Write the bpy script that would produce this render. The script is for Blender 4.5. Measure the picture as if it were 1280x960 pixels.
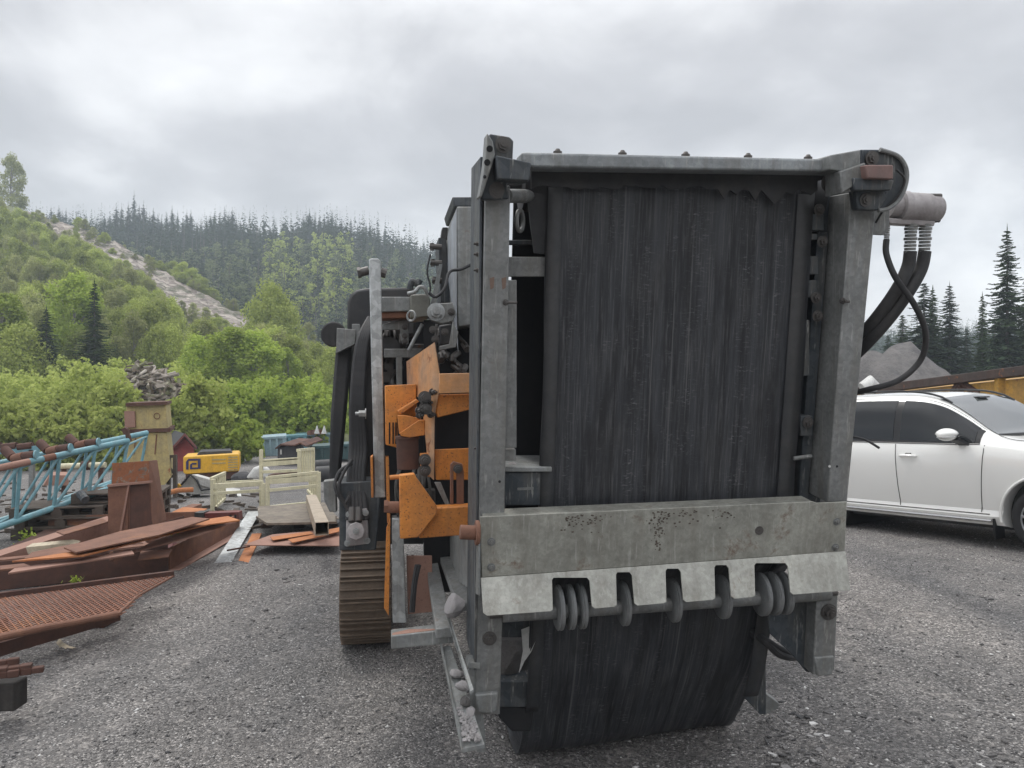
import bpy, math, random
import numpy as np
from mathutils import Vector, Matrix
random.seed(7); rng = np.random.default_rng(7)
R = math.radians
for o in list(bpy.data.objects): bpy.data.objects.remove(o)
scene = bpy.context.scene
COL = scene.collection

# ------------------------------------------------------------------ camera, sky, sun, exposure
CAMH = 2.0; FPX = 960.0
cam_d = bpy.data.cameras.new('camera'); cam = bpy.data.objects.new('camera', cam_d); COL.objects.link(cam)
cam.location = (0, 0, CAMH); cam.rotation_euler = (R(90), 0, 0)
cam_d.sensor_width = 36; cam_d.lens = 36*FPX/1280; cam_d.clip_start = .05; cam_d.clip_end = 6000
scene.camera = cam
SUN_EL, SUN_AZ = R(58), R(-35)          # behind the machine and a little to the left
sun_d = bpy.data.lights.new('sun', 'SUN'); sun = bpy.data.objects.new('sun', sun_d); COL.objects.link(sun)
sun_d.energy = 1.0; sun_d.angle = R(16); sun_d.color = (1, .97, .92)
sd = Vector((math.sin(SUN_AZ)*math.cos(SUN_EL), math.cos(SUN_AZ)*math.cos(SUN_EL), math.sin(SUN_EL)))
sun.rotation_euler = sd.to_track_quat('Z', 'Y').to_euler()
scene.view_settings.view_transform = 'Standard'; scene.view_settings.look = 'None'
scene.view_settings.exposure = 0.76; scene.view_settings.gamma = 1

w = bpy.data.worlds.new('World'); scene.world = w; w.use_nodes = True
nt = w.node_tree; nt.nodes.clear()
def N(t, typ, **kw):
    n = t.nodes.new(typ)
    for k, v in kw.items(): setattr(n, k, v)
    return n
sky = N(nt, 'ShaderNodeTexSky'); sky.sky_type = 'NISHITA'; sky.sun_disc = False
sky.sun_elevation = SUN_EL; sky.sun_rotation = SUN_AZ
tc = N(nt, 'ShaderNodeTexCoord'); sep = N(nt, 'ShaderNodeSeparateXYZ'); nt.links.new(tc.outputs['Generated'], sep.inputs[0])
def M(t, op, a, b=None, c=None, clamp=False):
    n = N(t, 'ShaderNodeMath', operation=op, use_clamp=clamp)
    for i, v in enumerate((a, b, c)):
        if v is None: continue
        if isinstance(v, (int, float)): n.inputs[i].default_value = v
        else: t.links.new(v, n.inputs[i])
    return n.outputs[0]
zz = M(nt, 'ADD', M(nt, 'MAXIMUM', sep.outputs[2], 0.0), .38)
cx = N(nt, 'ShaderNodeCombineXYZ')
nt.links.new(M(nt, 'DIVIDE', sep.outputs[0], zz), cx.inputs[0]); nt.links.new(M(nt, 'DIVIDE', sep.outputs[1], zz), cx.inputs[1])
def wnoise(scale, detail, rough, dist, off):
    mp = N(nt, 'ShaderNodeMapping'); mp.inputs[1].default_value = off; nt.links.new(cx.outputs[0], mp.inputs[0])
    n = N(nt, 'ShaderNodeTexNoise'); n.inputs['Scale'].default_value = scale; n.inputs['Detail'].default_value = detail
    n.inputs['Roughness'].default_value = rough; n.inputs['Distortion'].default_value = dist
    nt.links.new(mp.outputs[0], n.inputs['Vector']); return n.outputs[0]
n1 = wnoise(1.25, 8, .52, .2, (5.3, 1.4, 0)); n2 = wnoise(3.2, 7, .52, .25, (7, 2, 3))
cl = M(nt, 'ADD', M(nt, 'MULTIPLY', n1, .62), M(nt, 'MULTIPLY', n2, .38))
rp = N(nt, 'ShaderNodeValToRGB'); nt.links.new(cl, rp.inputs[0])
el = rp.color_ramp.elements; el[0].position = .39; el[0].color = (.37, .37, .385, 1); el[1].position = .63; el[1].color = (.80, .80, .805, 1)
e = el.new(.46); e.color = (.455, .455, .47, 1); e = el.new(.53); e.color = (.61, .61, .62, 1)
vm = N(nt, 'ShaderNodeVectorMath', operation='SCALE'); nt.links.new(rp.outputs[0], vm.inputs[0])
# a slightly brighter band of cloud low over the hills
hz = M(nt, 'SUBTRACT', 1.0, M(nt, 'MULTIPLY', M(nt, 'MAXIMUM', sep.outputs[2], 0.0), 2.6), clamp=True)
# an overcast dome is about three times brighter overhead than at the horizon, plus fill added behind the viewer to light the machine face
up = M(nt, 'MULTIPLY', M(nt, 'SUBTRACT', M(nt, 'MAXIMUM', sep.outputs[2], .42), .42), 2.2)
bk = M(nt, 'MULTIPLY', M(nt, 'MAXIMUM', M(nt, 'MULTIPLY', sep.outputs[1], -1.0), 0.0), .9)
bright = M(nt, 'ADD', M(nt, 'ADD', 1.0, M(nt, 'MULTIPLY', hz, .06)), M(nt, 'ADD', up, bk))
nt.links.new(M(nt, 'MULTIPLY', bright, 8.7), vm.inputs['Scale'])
mx = N(nt, 'ShaderNodeMix', data_type='RGBA'); mx.inputs[0].default_value = .96
nt.links.new(sky.outputs[0], mx.inputs[6]); nt.links.new(vm.outputs[0], mx.inputs[7])
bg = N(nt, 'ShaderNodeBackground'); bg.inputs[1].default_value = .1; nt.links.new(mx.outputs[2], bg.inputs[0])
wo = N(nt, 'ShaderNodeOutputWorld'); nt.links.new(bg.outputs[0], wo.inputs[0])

# ------------------------------------------------------------------ materials
MATS = {}
def newmat(name):
    m = bpy.data.materials.new(name); m.use_nodes = True; m.node_tree.nodes.clear(); MATS[name] = m
    t = m.node_tree; out = N(t, 'ShaderNodeOutputMaterial'); return m, t, out
def noise(t, scale, detail=4, rough=.55, stretch=None, vec=None, dist=0):
    if vec is None:
        tcn = N(t, 'ShaderNodeTexCoord'); vec = tcn.outputs['Object']
    mp = N(t, 'ShaderNodeMapping'); t.links.new(vec, mp.inputs[0])
    if stretch: mp.inputs[3].default_value = stretch
    n = N(t, 'ShaderNodeTexNoise'); n.inputs['Scale'].default_value = scale; n.inputs['Detail'].default_value = detail
    n.inputs['Roughness'].default_value = rough; n.inputs['Distortion'].default_value = dist
    t.links.new(mp.outputs[0], n.inputs['Vector']); return n.outputs[0]
def ramp(t, f, stops):
    r = N(t, 'ShaderNodeValToRGB'); t.links.new(f, r.inputs[0]); els = r.color_ramp.elements
    while len(els) < len(stops): els.new(.5)
    for e_, (p, c) in zip(els, stops):
        e_.position = p; e_.color = (c, c, c, 1) if isinstance(c, (int, float)) else (*c, 1)
    return r.outputs[0]
def mixc(t, f, a, b, mode='MIX'):
    n = N(t, 'ShaderNodeMix', data_type='RGBA', blend_type=mode)
    for i, v in ((0, f), (6, a), (7, b)):
        if isinstance(v, (int, float)): n.inputs[i].default_value = v
        elif isinstance(v, tuple): n.inputs[i].default_value = (*v, 1)
        else: t.links.new(v, n.inputs[i])
    return n.outputs[2]
def finish(m, t, out, col, rough=.6, metal=0, bump=None, bs=.3, bd=.01, coat=0, spec=.5):
    p = N(t, 'ShaderNodeBsdfPrincipled')
    for k, v in (('Base Color', col), ('Roughness', rough), ('Metallic', metal)):
        if isinstance(v, (int, float)): p.inputs[k].default_value = v
        elif isinstance(v, tuple): p.inputs[k].default_value = (*v, 1)
        else: t.links.new(v, p.inputs[k])
    p.inputs['Coat Weight'].default_value = coat; p.inputs['Coat Roughness'].default_value = .05
    p.inputs['Specular IOR Level'].default_value = spec
    if bump is not None:
        b = N(t, 'ShaderNodeBump'); b.inputs['Strength'].default_value = bs; b.inputs['Distance'].default_value = bd
        t.links.new(bump, b.inputs['Height']); t.links.new(b.outputs[0], p.inputs['Normal'])
    t.links.new(p.outputs[0], out.inputs[0]); return m
def paint(name, c, c2=None, rough=.5, metal=0, rust=.0, dirt=.35, streak=True, scale=4, bs=.15, rustc=(.17, .065, .03), dirtc=(.09, .08, .07), speck=0):
    m, t, out = newmat(name)
    c2 = c2 or tuple(x*.75 for x in c)
    col = mixc(t, ramp(t, noise(t, scale, 6, .6), [(.35, 0), (.65, 1)]), c, c2)
    if streak:
        s = ramp(t, noise(t, 9, 5, .6, (1, 1, .08)), [(.45, 0), (.75, dirt)])
        col = mixc(t, s, col, dirtc)
    d = ramp(t, noise(t, scale*2.3, 8, .7), [(.5, 0), (.72, dirt)])
    col = mixc(t, d, col, dirtc)
    if speck:
        s2 = ramp(t, noise(t, 90, 3, .6), [(.60, 0), (.66, speck)]); col = mixc(t, s2, col, (.1, .05, .03))
    col = mixc(t, 1.0, col, ramp(t, noise(t, scale*5, 8, .75), [(.35, .82), (.65, 1.12)]), 'MULTIPLY')
    r_ = rough
    if rust:
        k = ramp(t, noise(t, scale*1.3, 9, .72, dist=.3), [(.70-rust*.35, 0), (.76-rust*.35, 1)])
        rc = mixc(t, noise(t, 30, 5), rustc, tuple(x*1.9 for x in rustc)); col = mixc(t, k, col, rc)
        r_ = ramp(t, k, [(0, rough), (1, .9)])
    return finish(m, t, out, col, r_, metal, noise(t, 45, 6, .65), bs, .004)
def steel_galv(name, lo, hi, metal=.55, rough=.5, rust=.12, spangle=28):
    m, t, out = newmat(name)
    tcn = N(t, 'ShaderNodeTexCoord'); v = N(t, 'ShaderNodeTexVoronoi'); v.inputs['Scale'].default_value = spangle
    t.links.new(tcn.outputs['Object'], v.inputs['Vector'])
    sp = N(t, 'ShaderNodeSeparateColor'); t.links.new(v.outputs['Color'], sp.inputs[0])
    col = mixc(t, sp.outputs[0], lo, hi)
    big = ramp(t, noise(t, 3, 8, .68), [(.3, .66), (.7, 1.16)]); col = mixc(t, 1.0, col, big, 'MULTIPLY')
    sc_ = ramp(t, noise(t, 22, 8, .75), [(.35, .84), (.65, 1.12)]); col = mixc(t, 1.0, col, sc_, 'MULTIPLY')
    st = ramp(t, noise(t, 14, 5, .65, (1, 1, .06)), [(.47, 0), (.72, .5)]); col = mixc(t, st, col, (.16, .145, .12))
    st = ramp(t, noise(t, 60, 3, .6, (1, 1, .03)), [(.60, 0), (.7, .35)]); col = mixc(t, st, col, (.5, .5, .47))
    k = ramp(t, noise(t, 6, 9, .75, dist=.3), [(.70-rust*.4, 0), (.80-rust*.4, .8)]); col = mixc(t, k, col, (.15, .09, .06))
    return finish(m, t, out, col, ramp(t, noise(t, 12, 6), [(.3, rough-.08), (.7, rough+.18)]), metal, noise(t, 30, 8, .75), .35, .004)
def rusty(name, a, b, c, rough=.88, sc=5):
    m, t, out = newmat(name)
    col = mixc(t, ramp(t, noise(t, sc, 8, .68), [(.34, 0), (.66, 1)]), a, b)
    col = mixc(t, ramp(t, noise(t, sc*.6, 7, .7, dist=.5), [(.54, 0), (.68, .9)]), col, c)
    col = mixc(t, ramp(t, noise(t, 70, 4, .6), [(.55, 0), (.75, .5)]), col, (.05, .03, .025))
    return finish(m, t, out, col, rough, 0, noise(t, 50, 7, .7), .35, .006)

galv = steel_galv('galvanized_steel', (.36, .375, .375), (.56, .58, .58), spangle=26)
frame_m = steel_galv('weathered_grey_steel', (.20, .207, .205), (.255, .26, .255), metal=.3, rough=.5, rust=.2, spangle=60)
guard_m = steel_galv('zinc_plate', (.30, .30, .265), (.36, .36, .32), metal=.35, rough=.5, rust=.3, spangle=70)
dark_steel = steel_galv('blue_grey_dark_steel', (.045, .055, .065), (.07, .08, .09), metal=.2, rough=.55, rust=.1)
light_steel = steel_galv('pale_grey_panel', (.20, .21, .21), (.25, .26, .255), metal=.2, rough=.5, rust=.2, spangle=50)
cast_m = paint('cast_motor_paint', (.42, .40, .40), (.33, .30, .30), .5, .2, rust=.25)
pink_m = paint('faded_red_paint', (.26, .15, .13), (.2, .13, .12), .6, 0, rust=.2)
black_m = paint('black_painted_steel', (.018, .019, .022), (.03, .03, .032), .5, 0, dirt=.3)
void_m = paint('inner_shade_black', (.007, .008, .01), (.012, .012, .014), .8, 0, dirt=.05)  # near-black that paints in the shade of gaps, holes and hollows
orange_m = paint('orange_paint', (.66, .25, .045), (.54, .18, .03), .5, 0, rust=.22, dirt=.45, speck=.8, dirtc=(.16, .09, .05))
orange_s = paint('orange_paint_scratched', (.62, .28, .09), (.46, .28, .17), .5, 0, rust=.3, dirt=.4, dirtc=(.22, .18, .14))
rust_m = rusty('rusted_steel', (.14, .068, .046), (.22, .108, .070), (.27, .125, .06))
rust_o = rusty('orange_rust', (.36, .13, .045), (.45, .19, .08), (.24, .10, .06))
rust_d = rusty('dark_rust', (.06, .032, .025), (.11, .05, .035), (.16, .07, .04))
rust_p = rusty('pink_brown_rust', (.26, .15, .115), (.33, .19, .145), (.2, .10, .07), sc=2)
rubber = paint('black_rubber', (.022, .023, .025), (.035, .035, .038), .65, 0, dirt=.25, bs=.1)
disc_m = paint('dusty_rubber_disc', (.13, .14, .145), (.20, .205, .205), .6, 0, dirt=.25)
turq = paint('turquoise_paint', (.16, .35, .40), (.13, .28, .33), .5, 0, rust=.12, dirt=.25, dirtc=(.2, .16, .12))
cream = paint('cream_paint', (.66, .62, .43), (.58, .54, .37), .5, 0, rust=.03, dirt=.2)
yellow_old = paint('faded_yellow_paint', (.46, .36, .14), (.38, .31, .15), .6, 0, rust=.22, dirt=.4)
yellow_m = paint('yellow_paint', (.72, .40, .02), (.66, .36, .02), .45, 0, rust=.05, dirt=.2)
yellow_w = paint('ochre_yellow_paint', (.55, .30, .05), (.45, .25, .05), .6, 0, rust=.3, dirt=.4)
red_m = paint('falu_red_boards', (.24, .035, .03), (.19, .03, .03), .7, 0, dirt=.15)
dred_m = paint('dark_red_oxide', (.16, .03, .025), (.12, .03, .025), .6, 0, rust=.2)
roof_m = paint('black_roof_felt', (.035, .037, .042), (.05, .05, .055), .9)
bluelogo = paint('blue_logo_paint', (.012, .018, .10), (.015, .02, .09), .5, dirt=.1)
teal_m = paint('teal_container_paint', (.10, .24, .28), (.12, .28, .32), .5, 0, rust=.12)
tealp_m = paint('pale_blue_container_paint', (.30, .42, .47), (.26, .38, .42), .5, 0, rust=.08)
dteal_m = paint('dark_green_container_paint', (.02, .07, .075), (.03, .08, .085), .5, 0, rust=.1)
wood_m = paint('weathered_wood', (.22, .19, .15), (.16, .135, .11), .85, 0, dirt=.5)
woodd_m = paint('dark_wet_wood', (.10, .078, .06), (.065, .05, .04), .85, 0, dirt=.5)
plank_m = paint('flaking_white_board', (.52, .46, .34), (.42, .35, .25), .8, 0, dirt=.4)
tube_m = paint('beige_steel_tube', (.40, .33, .25), (.34, .28, .21), .6, 0, rust=.1)
white_m = paint('white_tarp', (.62, .62, .60), (.5, .5, .48), .6, 0, dirt=.25)
bolt_m = paint('bolt_steel', (.13, .125, .12), (.08, .07, .065), .5, .5, rust=.3)
rock_m = paint('pale_grey_rock', (.36, .34, .34), (.26, .25, .25), .9, 0, dirt=.3, bs=.5)
bark_m = paint('grey_bark', (.10, .085, .07), (.16, .14, .12), .95)
birchbark = paint('birch_bark', (.34, .32, .29), (.2, .185, .165), .9)
asph = None

# conveyor belt rubber: long wear streaks, small pale cracks and scuffs
m, t, out = newmat('worn_belt_rubber'); belt_m = m
tcn = N(t, 'ShaderNodeTexCoord'); V = tcn.outputs['UV']
col = mixc(t, ramp(t, noise(t, 1, 6, .6, (26, .7, 1), V), [(.38, 0), (.62, 1)]), (.009, .010, .013), (.038, .041, .047))
fine = ramp(t, noise(t, 1, 5, .7, (110, 3.5, 1), V), [(.50, 0), (.66, .75)])
col = mixc(t, fine, col, (.085, .085, .088))
bands = ramp(t, noise(t, 1, 2, .5, (14, .25, 1), V), [(.46, .15), (.60, 1)])
crk = ramp(t, noise(t, 1, 5, .7, (38, 95, 1), V, .5), [(.55, 0), (.63, .7)])
brk = ramp(t, noise(t, 1, 3, .6, (6, 9, 1), V), [(.42, 0), (.6, 1)])
f = M(t, 'MULTIPLY', M(t, 'MULTIPLY', bands, crk), brk); col = mixc(t, f, col, (.16, .16, .165))
dust = ramp(t, noise(t, 1, 6, .65, (5, 2.2, 1), V), [(.48, 0), (.75, .4)]); col = mixc(t, dust, col, (.055, .054, .053))
line = ramp(t, noise(t, 1, 2, .5, (60, .5, 1), V), [(.67, 0), (.70, .5)]); col = mixc(t, line, col, (.13, .13, .13))
dk = ramp(t, noise(t, 1, 6, .7, (9, 1.1, 1), V), [(.52, 0), (.64, .75)]); col = mixc(t, dk, col, (.008, .008, .010))
finish(m, t, out, col, ramp(t, noise(t, 1, 4, .5, (26, 3, 1), V), [(.3, .38), (.7, .62)]), 0, noise(t, 1, 7, .7, (70, 9, 1), V), .3, .004)

strip_m = paint('smooth_belt_edge', (.042, .044, .048), (.026, .028, .031), .5, 0, dirt=.3, bs=.1)
def leafmat(name, a, b, trans=.4):
    m, t, out = newmat(name)
    oi = N(t, 'ShaderNodeObjectInfo'); geo = N(t, 'ShaderNodeNewGeometry')
    c = mixc(t, geo.outputs['Random Per Island'], a, b)
    k = ramp(t, oi.outputs['Random'], [(0, .72), (1, 1.2)]); c = mixc(t, 1.0, c, k, 'MULTIPLY')
    d = N(t, 'ShaderNodeBsdfDiffuse'); tr = N(t, 'ShaderNodeBsdfTranslucent'); ms = N(t, 'ShaderNodeMixShader'); ms.inputs[0].default_value = trans
    t.links.new(c, d.inputs[0]); t.links.new(c, tr.inputs[0]); t.links.new(d.outputs[0], ms.inputs[1]); t.links.new(tr.outputs[0], ms.inputs[2])
    t.links.new(ms.outputs[0], out.inputs[0]); return m
leaf_bright = leafmat('fresh_birch_leaves', (.27, .36, .06), (.42, .50, .12), .45)
leaf_mid = leafmat('willow_leaves', (.28, .34, .08), (.48, .53, .17), .42)
leaf_dull = leafmat('dull_budding_leaves', (.27, .30, .12), (.45, .46, .21), .38)
needle = leafmat('spruce_needles', (.028, .045, .026), (.06, .085, .045), .15)
needle_l = leafmat('light_spruce_needles', (.035, .06, .022), (.075, .11, .04), .2)

m, t, out = newmat('gravel_ground'); gravel_m = m
tcn = N(t, 'ShaderNodeTexCoord'); V = tcn.outputs['Object']
def vor(t, V, s):
    v = N(t, 'ShaderNodeTexVoronoi'); v.inputs['Scale'].default_value = s; t.links.new(V, v.inputs['Vector']); return v
v1 = vor(t, V, 95); v2 = vor(t, V, 42)
s1 = N(t, 'ShaderNodeSeparateColor'); t.links.new(v1.outputs['Color'], s1.inputs[0]); s2 = N(t, 'ShaderNodeSeparateColor'); t.links.new(v2.outputs['Color'], s2.inputs[0])
c1 = ramp(t, s1.outputs[0], [(0, (.05, .049, .048)), (.5, (.165, .160, .157)), (.86, (.25, .242, .235)), (1, (.56, .54, .52))])
c2 = ramp(t, s2.outputs[0], [(0, (.085, .083, .082)), (.7, (.19, .182, .176)), (1, (.42, .40, .38))])
col = mixc(t, ramp(t, noise(t, 6, 4, .6, vec=V), [(.45, 0), (.62, .7)]), c1, c2)
big = ramp(t, noise(t, .45, 6, .62, (1.5, .5, 1), vec=V), [(.34, (.60, .61, .63)), (.66, (1.24, 1.20, 1.16))]); col = mixc(t, 1.0, col, big, 'MULTIPLY')
med = ramp(t, noise(t, 2.2, 5, .65, vec=V), [(.3, .82), (.7, 1.14)]); col = mixc(t, 1.0, col, med, 'MULTIPLY')
hgt = M(t, 'ADD', M(t, 'MULTIPLY', v1.outputs['Distance'], -1.2), M(t, 'MULTIPLY', v2.outputs['Distance'], -1.0))
finish(m, t, out, col, .9, 0, hgt, .8, .012)

m, t, out = newmat('hillside_soil'); hill_m = m
tcn = N(t, 'ShaderNodeTexCoord'); V = tcn.outputs['Object']
col = mixc(t, ramp(t, noise(t, .12, 6, .6, vec=V), [(.35, 0), (.65, 1)]), (.10, .12, .045), (.16, .17, .07))
col = mixc(t, ramp(t, noise(t, .9, 6, .7, vec=V), [(.5, 0), (.7, .8)]), col, (.12, .09, .06))
finish(m, t, out, col, .95, 0, noise(t, 1.5, 6, .7, vec=V), .8, .4)
m, t, out = newmat('scree_rock'); scree_m = m
tcn = N(t, 'ShaderNodeTexCoord'); V = tcn.outputs['Object']
vv = vor(t, V, 1.1); vs = N(t, 'ShaderNodeSeparateColor'); t.links.new(vv.outputs['Color'], vs.inputs[0])
col = ramp(t, vs.outputs[0], [(0, (.20, .165, .145)), (.5, (.40, .34, .30)), (1, (.62, .55, .49))])
col = mixc(t, ramp(t, noise(t, .28, 6, .7, vec=V), [(.50, 0), (.58, .8)]), col, (.10, .11, .055))
finish(m, t, out, col, .95, 0, M(t, 'ADD', vv.outputs['Distance'], noise(t, 3, 6, .7, vec=V)), 1, .6)
m, t, out = newmat('mound_gravel'); mound_m = m
V = N(t, 'ShaderNodeTexCoord').outputs['Object']
col = mixc(t, ramp(t, noise(t, 1.2, 8, .7, vec=V), [(.35, 0), (.65, 1)]), (.13, .125, .125), (.24, .225, .215))
finish(m, t, out, col, .95, 0, noise(t, 5, 8, .75, vec=V), 1, .25)

# car
def simple(name, c, rough, metal=0, coat=0, spec=.5, trans=0):
    m, t, out = newmat(name); finish(m, t, out, c, rough, metal, None, coat=coat, spec=spec); return m
car_white = simple('white_car_paint', (.82, .82, .79), .35, 0, 1)
glass_m = simple('dark_tinted_glass', (.008, .010, .012), .02, 0, 0, .6)
wind_m = simple('windscreen_glass', (.10, .11, .11), .04, 0, 1, .9)
blackp = simple('black_trim', (.012, .012, .013), .35)
tyre_m = simple('tyre_rubber', (.015, .015, .016), .8)
alloy_m = simple('alloy_rim', (.45, .46, .48), .3, .9)
chrome = simple('dull_chrome', (.55, .55, .55), .25, 1)

# ------------------------------------------------------------------ pixel rays <-> world helpers
O = Vector(((605-640)/FPX*3.35, 3.35, CAMH))
YAW = R(9.7); TILT = R(7.6)
rv = Vector((math.cos(YAW), math.sin(YAW), 0)); kv = Vector((-math.sin(YAW), math.cos(YAW), 0)); zv = Vector((0, 0, 1))
uv_ = (zv*math.cos(TILT) - kv*math.sin(TILT)).normalized(); mv = (-kv*math.cos(TILT) - zv*math.sin(TILT)).normalized()
C0 = Vector((0, 0, CAMH))
def ray(px, py): return Vector(((px-640)/FPX, 1, (480-py)/FPX))
def hit(px, py, p0, n):
    d = ray(px, py); return C0 + d*((p0-C0).dot(n)/d.dot(n))
def T(px, py, D): return C0 + ray(px, py)*D
def Q(px, py, k): return hit(px, py, O+kv*k, kv)
def S(px, py, a): return hit(px, py, O+rv*a, rv)
def F(px, py, c=0): return hit(px, py, O+mv*c, mv)
def Z(px, py, z): return hit(px, py, Vector((0, 0, z)), zv)
def sstep(a, b, x):
    t_ = np.clip((x-a)/(b-a), 0, 1); return t_*t_*(3-2*t_)
def gh(x, y):
    lx = np.clip(-x, 0, 8)
    side = sstep(0, 6, -x + 0*y)
    pit = -.11*np.exp(-((x-.55)**2/1.1+(y-4.25)**2/.35))
    fall = -.05*np.clip(y-8.6, 0, 12)*sstep(2.5, 5, x)
    return pit+fall-.028*lx*np.clip(y/6, 0, 1) + .018*np.clip(x, 0, 8) - side*.85*sstep(11.5, 25, y+0*x)
def G(px, py, dz=0):
    d = ray(px, py); s = 1.0
    p = Z(px, py, 0) if d.z < -.001 else T(px, py, 30)
    for _ in range(12):
        zt = float(gh(p.x, p.y)) + dz; s = (zt-CAMH)/d.z; p = C0 + d*s
    return p

# ------------------------------------------------------------------ mesh collector
class MB:
    def __init__(s): s.v = []; s.f = []
    def add(s, vs, fs):
        n = len(s.v); s.v.extend([tuple(v) for v in vs]); s.f.extend([tuple(i+n for i in f) for f in fs]); return s
    def prism(s, pts, ext):
        pts = [Vector(p) for p in pts]; n = len(pts); ext = Vector(ext)
        s.add(pts+[p+ext for p in pts], [tuple(range(n)), tuple(range(2*n-1, n-1, -1))]+[(i, (i+1) % n+0, (i+1) % n+n, i+n)[::-1] for i in range(n)]); return s
    def box(s, c, dx, dy, dz, X=Vector((1, 0, 0)), Y=Vector((0, 1, 0)), Zv=Vector((0, 0, 1))):
        c = Vector(c); vs = []
        for k in (-1, 1):
            for (i, j) in ((-1, -1), (1, -1), (1, 1), (-1, 1)): vs.append(c+X*(i*dx/2)+Y*(j*dy/2)+Zv*(k*dz/2))
        s.add(vs, [(3, 2, 1, 0), (4, 5, 6, 7), (0, 1, 5, 4), (1, 2, 6, 5), (2, 3, 7, 6), (3, 0, 4, 7)]); return s
    def tube(s, path, r, seg=10, cap=True):
        path = [Vector(p) for p in path]; n = len(path); rr = r if isinstance(r, (list, tuple)) else [r]*n
        rings = []; a = None
        for i, p in enumerate(path):
            d = (path[min(i+1, n-1)]-path[max(i-1, 0)]).normalized()
            if a is None:
                a = d.orthogonal().normalized()
            a = (a-d*a.dot(d)).normalized(); b = d.cross(a)
            rings.append([p+(a*math.cos(2*math.pi*j/seg)+b*math.sin(2*math.pi*j/seg))*rr[i] for j in range(seg)])
        vs = [q for g in rings for q in g]; fs = []
        for i in range(n-1):
            for j in range(seg): fs.append((i*seg+j, i*seg+(j+1) % seg, (i+1)*seg+(j+1) % seg, (i+1)*seg+j))
        if cap: fs += [tuple(range(seg-1, -1, -1)), tuple((n-1)*seg+j for j in range(seg))]
        s.add(vs, fs); return s
    def beam(s, p0, p1, w_, h, prof='box', th=.012, up=Vector((0, 0, 1))):
        p0 = Vector(p0); p1 = Vector(p1); d = p1-p0; L = d.length; d.normalize(); x = d.cross(up).normalized(); u = x.cross(d).normalized(); c = (p0+p1)/2
        if prof == 'box': s.box(c, w_, L, h, x, d, u)
        elif prof == 'I':
            s.box(c+u*(h/2-th/2), w_, L, th, x, d, u); s.box(c-u*(h/2-th/2), w_, L, th, x, d, u); s.box(c, th, L, h-2*th, x, d, u)
        elif prof == 'C':
            s.box(c+u*(h/2-th/2), w_, L, th, x, d, u); s.box(c-u*(h/2-th/2), w_, L, th, x, d, u); s.box(c-x*(w_/2-th/2), th, L, h-2*th, x, d, u)
        elif prof == 'L':
            s.box(c-u*(h/2-th/2), w_, L, th, x, d, u); s.box(c-x*(w_/2-th/2)+u*th/2, th, L, h-th, x, d, u)
        elif prof == 'tube':
            for q in (1, -1):
                s.box(c+u*q*(h/2-th/2), w_, L, th, x, d, u); s.box(c+x*q*(w_/2-th/2), th, L, h-2*th, x, d, u)
        return s
    def ring(s, c, ax, R0, r0, seg=28, sg=8):
        c = Vector(c); ax = Vector(ax).normalized(); a = ax.orthogonal().normalized(); b = ax.cross(a); vs = []; fs = []
        for i in range(seg):
            A = 2*math.pi*i/seg; e_ = a*math.cos(A)+b*math.sin(A)
            for j in range(sg):
                B = 2*math.pi*j/sg; vs.append(c+e_*(R0+r0*math.cos(B))+ax*(r0*math.sin(B)))
        for i in range(seg):
            for j in range(sg): fs.append((i*sg+j, ((i+1) % seg)*sg+j, ((i+1) % seg)*sg+(j+1) % sg, i*sg+(j+1) % sg))
        s.add(vs, fs); return s
    def bolt(s, p, n, r=.014, h=.012):
        p = Vector(p); n = Vector(n).normalized(); s.tube([p-n*.003, p+n*.003], r*1.5, 16); s.tube([p+n*.003, p+n*h], r, 6); s.tube([p+n*h, p+n*(h*1.5)], r*.5, 8); return s
def mk(name, mb, mat_, parent=None, bevel=0, smooth=30, uvs=None):
    vs = np.array(mb.v, dtype=float); lo = vs.min(0); hi = vs.max(0); org = np.array([(lo[0]+hi[0])/2, (lo[1]+hi[1])/2, lo[2]])
    me = bpy.data.meshes.new(name); me.from_pydata([tuple(v) for v in vs-org], [], mb.f); me.update()
    if uvs is not None:
        ul = me.uv_layers.new(name='UVMap'); vi = np.zeros(len(me.loops), dtype=np.int32); me.loops.foreach_get('vertex_index', vi)
        ul.data.foreach_set('uv', np.array(uvs, dtype=np.float32)[vi].ravel())
    o = bpy.data.objects.new(name, me); COL.objects.link(o); me.materials.append(mat_)
    pw = Vector((0, 0, 0))
    q = parent
    while q is not None: pw = pw+q.location; q = q.parent
    o.location = Vector(org)-pw
    if parent is not None: o.parent = parent
    if smooth:
        me.shade_smooth()
        me.set_sharp_from_angle(angle=R(smooth))
    if bevel:
        b = o.modifiers.new('bevel', 'BEVEL'); b.width = bevel; b.segments = 2; b.limit_method = 'ANGLE'; b.angle_limit = R(35)
    return o
def tag(o, label, cat, group=None, kind=None):
    if label: o['label'] = label
    if cat: o['category'] = cat
    if group: o['group'] = group
    if kind: o['kind'] = kind
    return o
def thing(name, loc, label, cat, group=None):
    o = bpy.data.objects.new(name, None); COL.objects.link(o); o.location = loc; o.empty_display_size = .2; return tag(o, label, cat, group)
def smoothpath(pts, n=6):
    pts = [Vector(p) for p in pts]; P = [pts[0]]+pts+[pts[-1]]; out = []
    for i in range(1, len(P)-2):
        for j in range(n):
            t_ = j/n; a, b, c, d = P[i-1:i+3]
            out.append(.5*((2*b)+(c-a)*t_+(2*a-5*b+4*c-d)*t_*t_+(3*b-a-3*c+d)*t_**3))
    out.append(pts[-1]); return out
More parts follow.
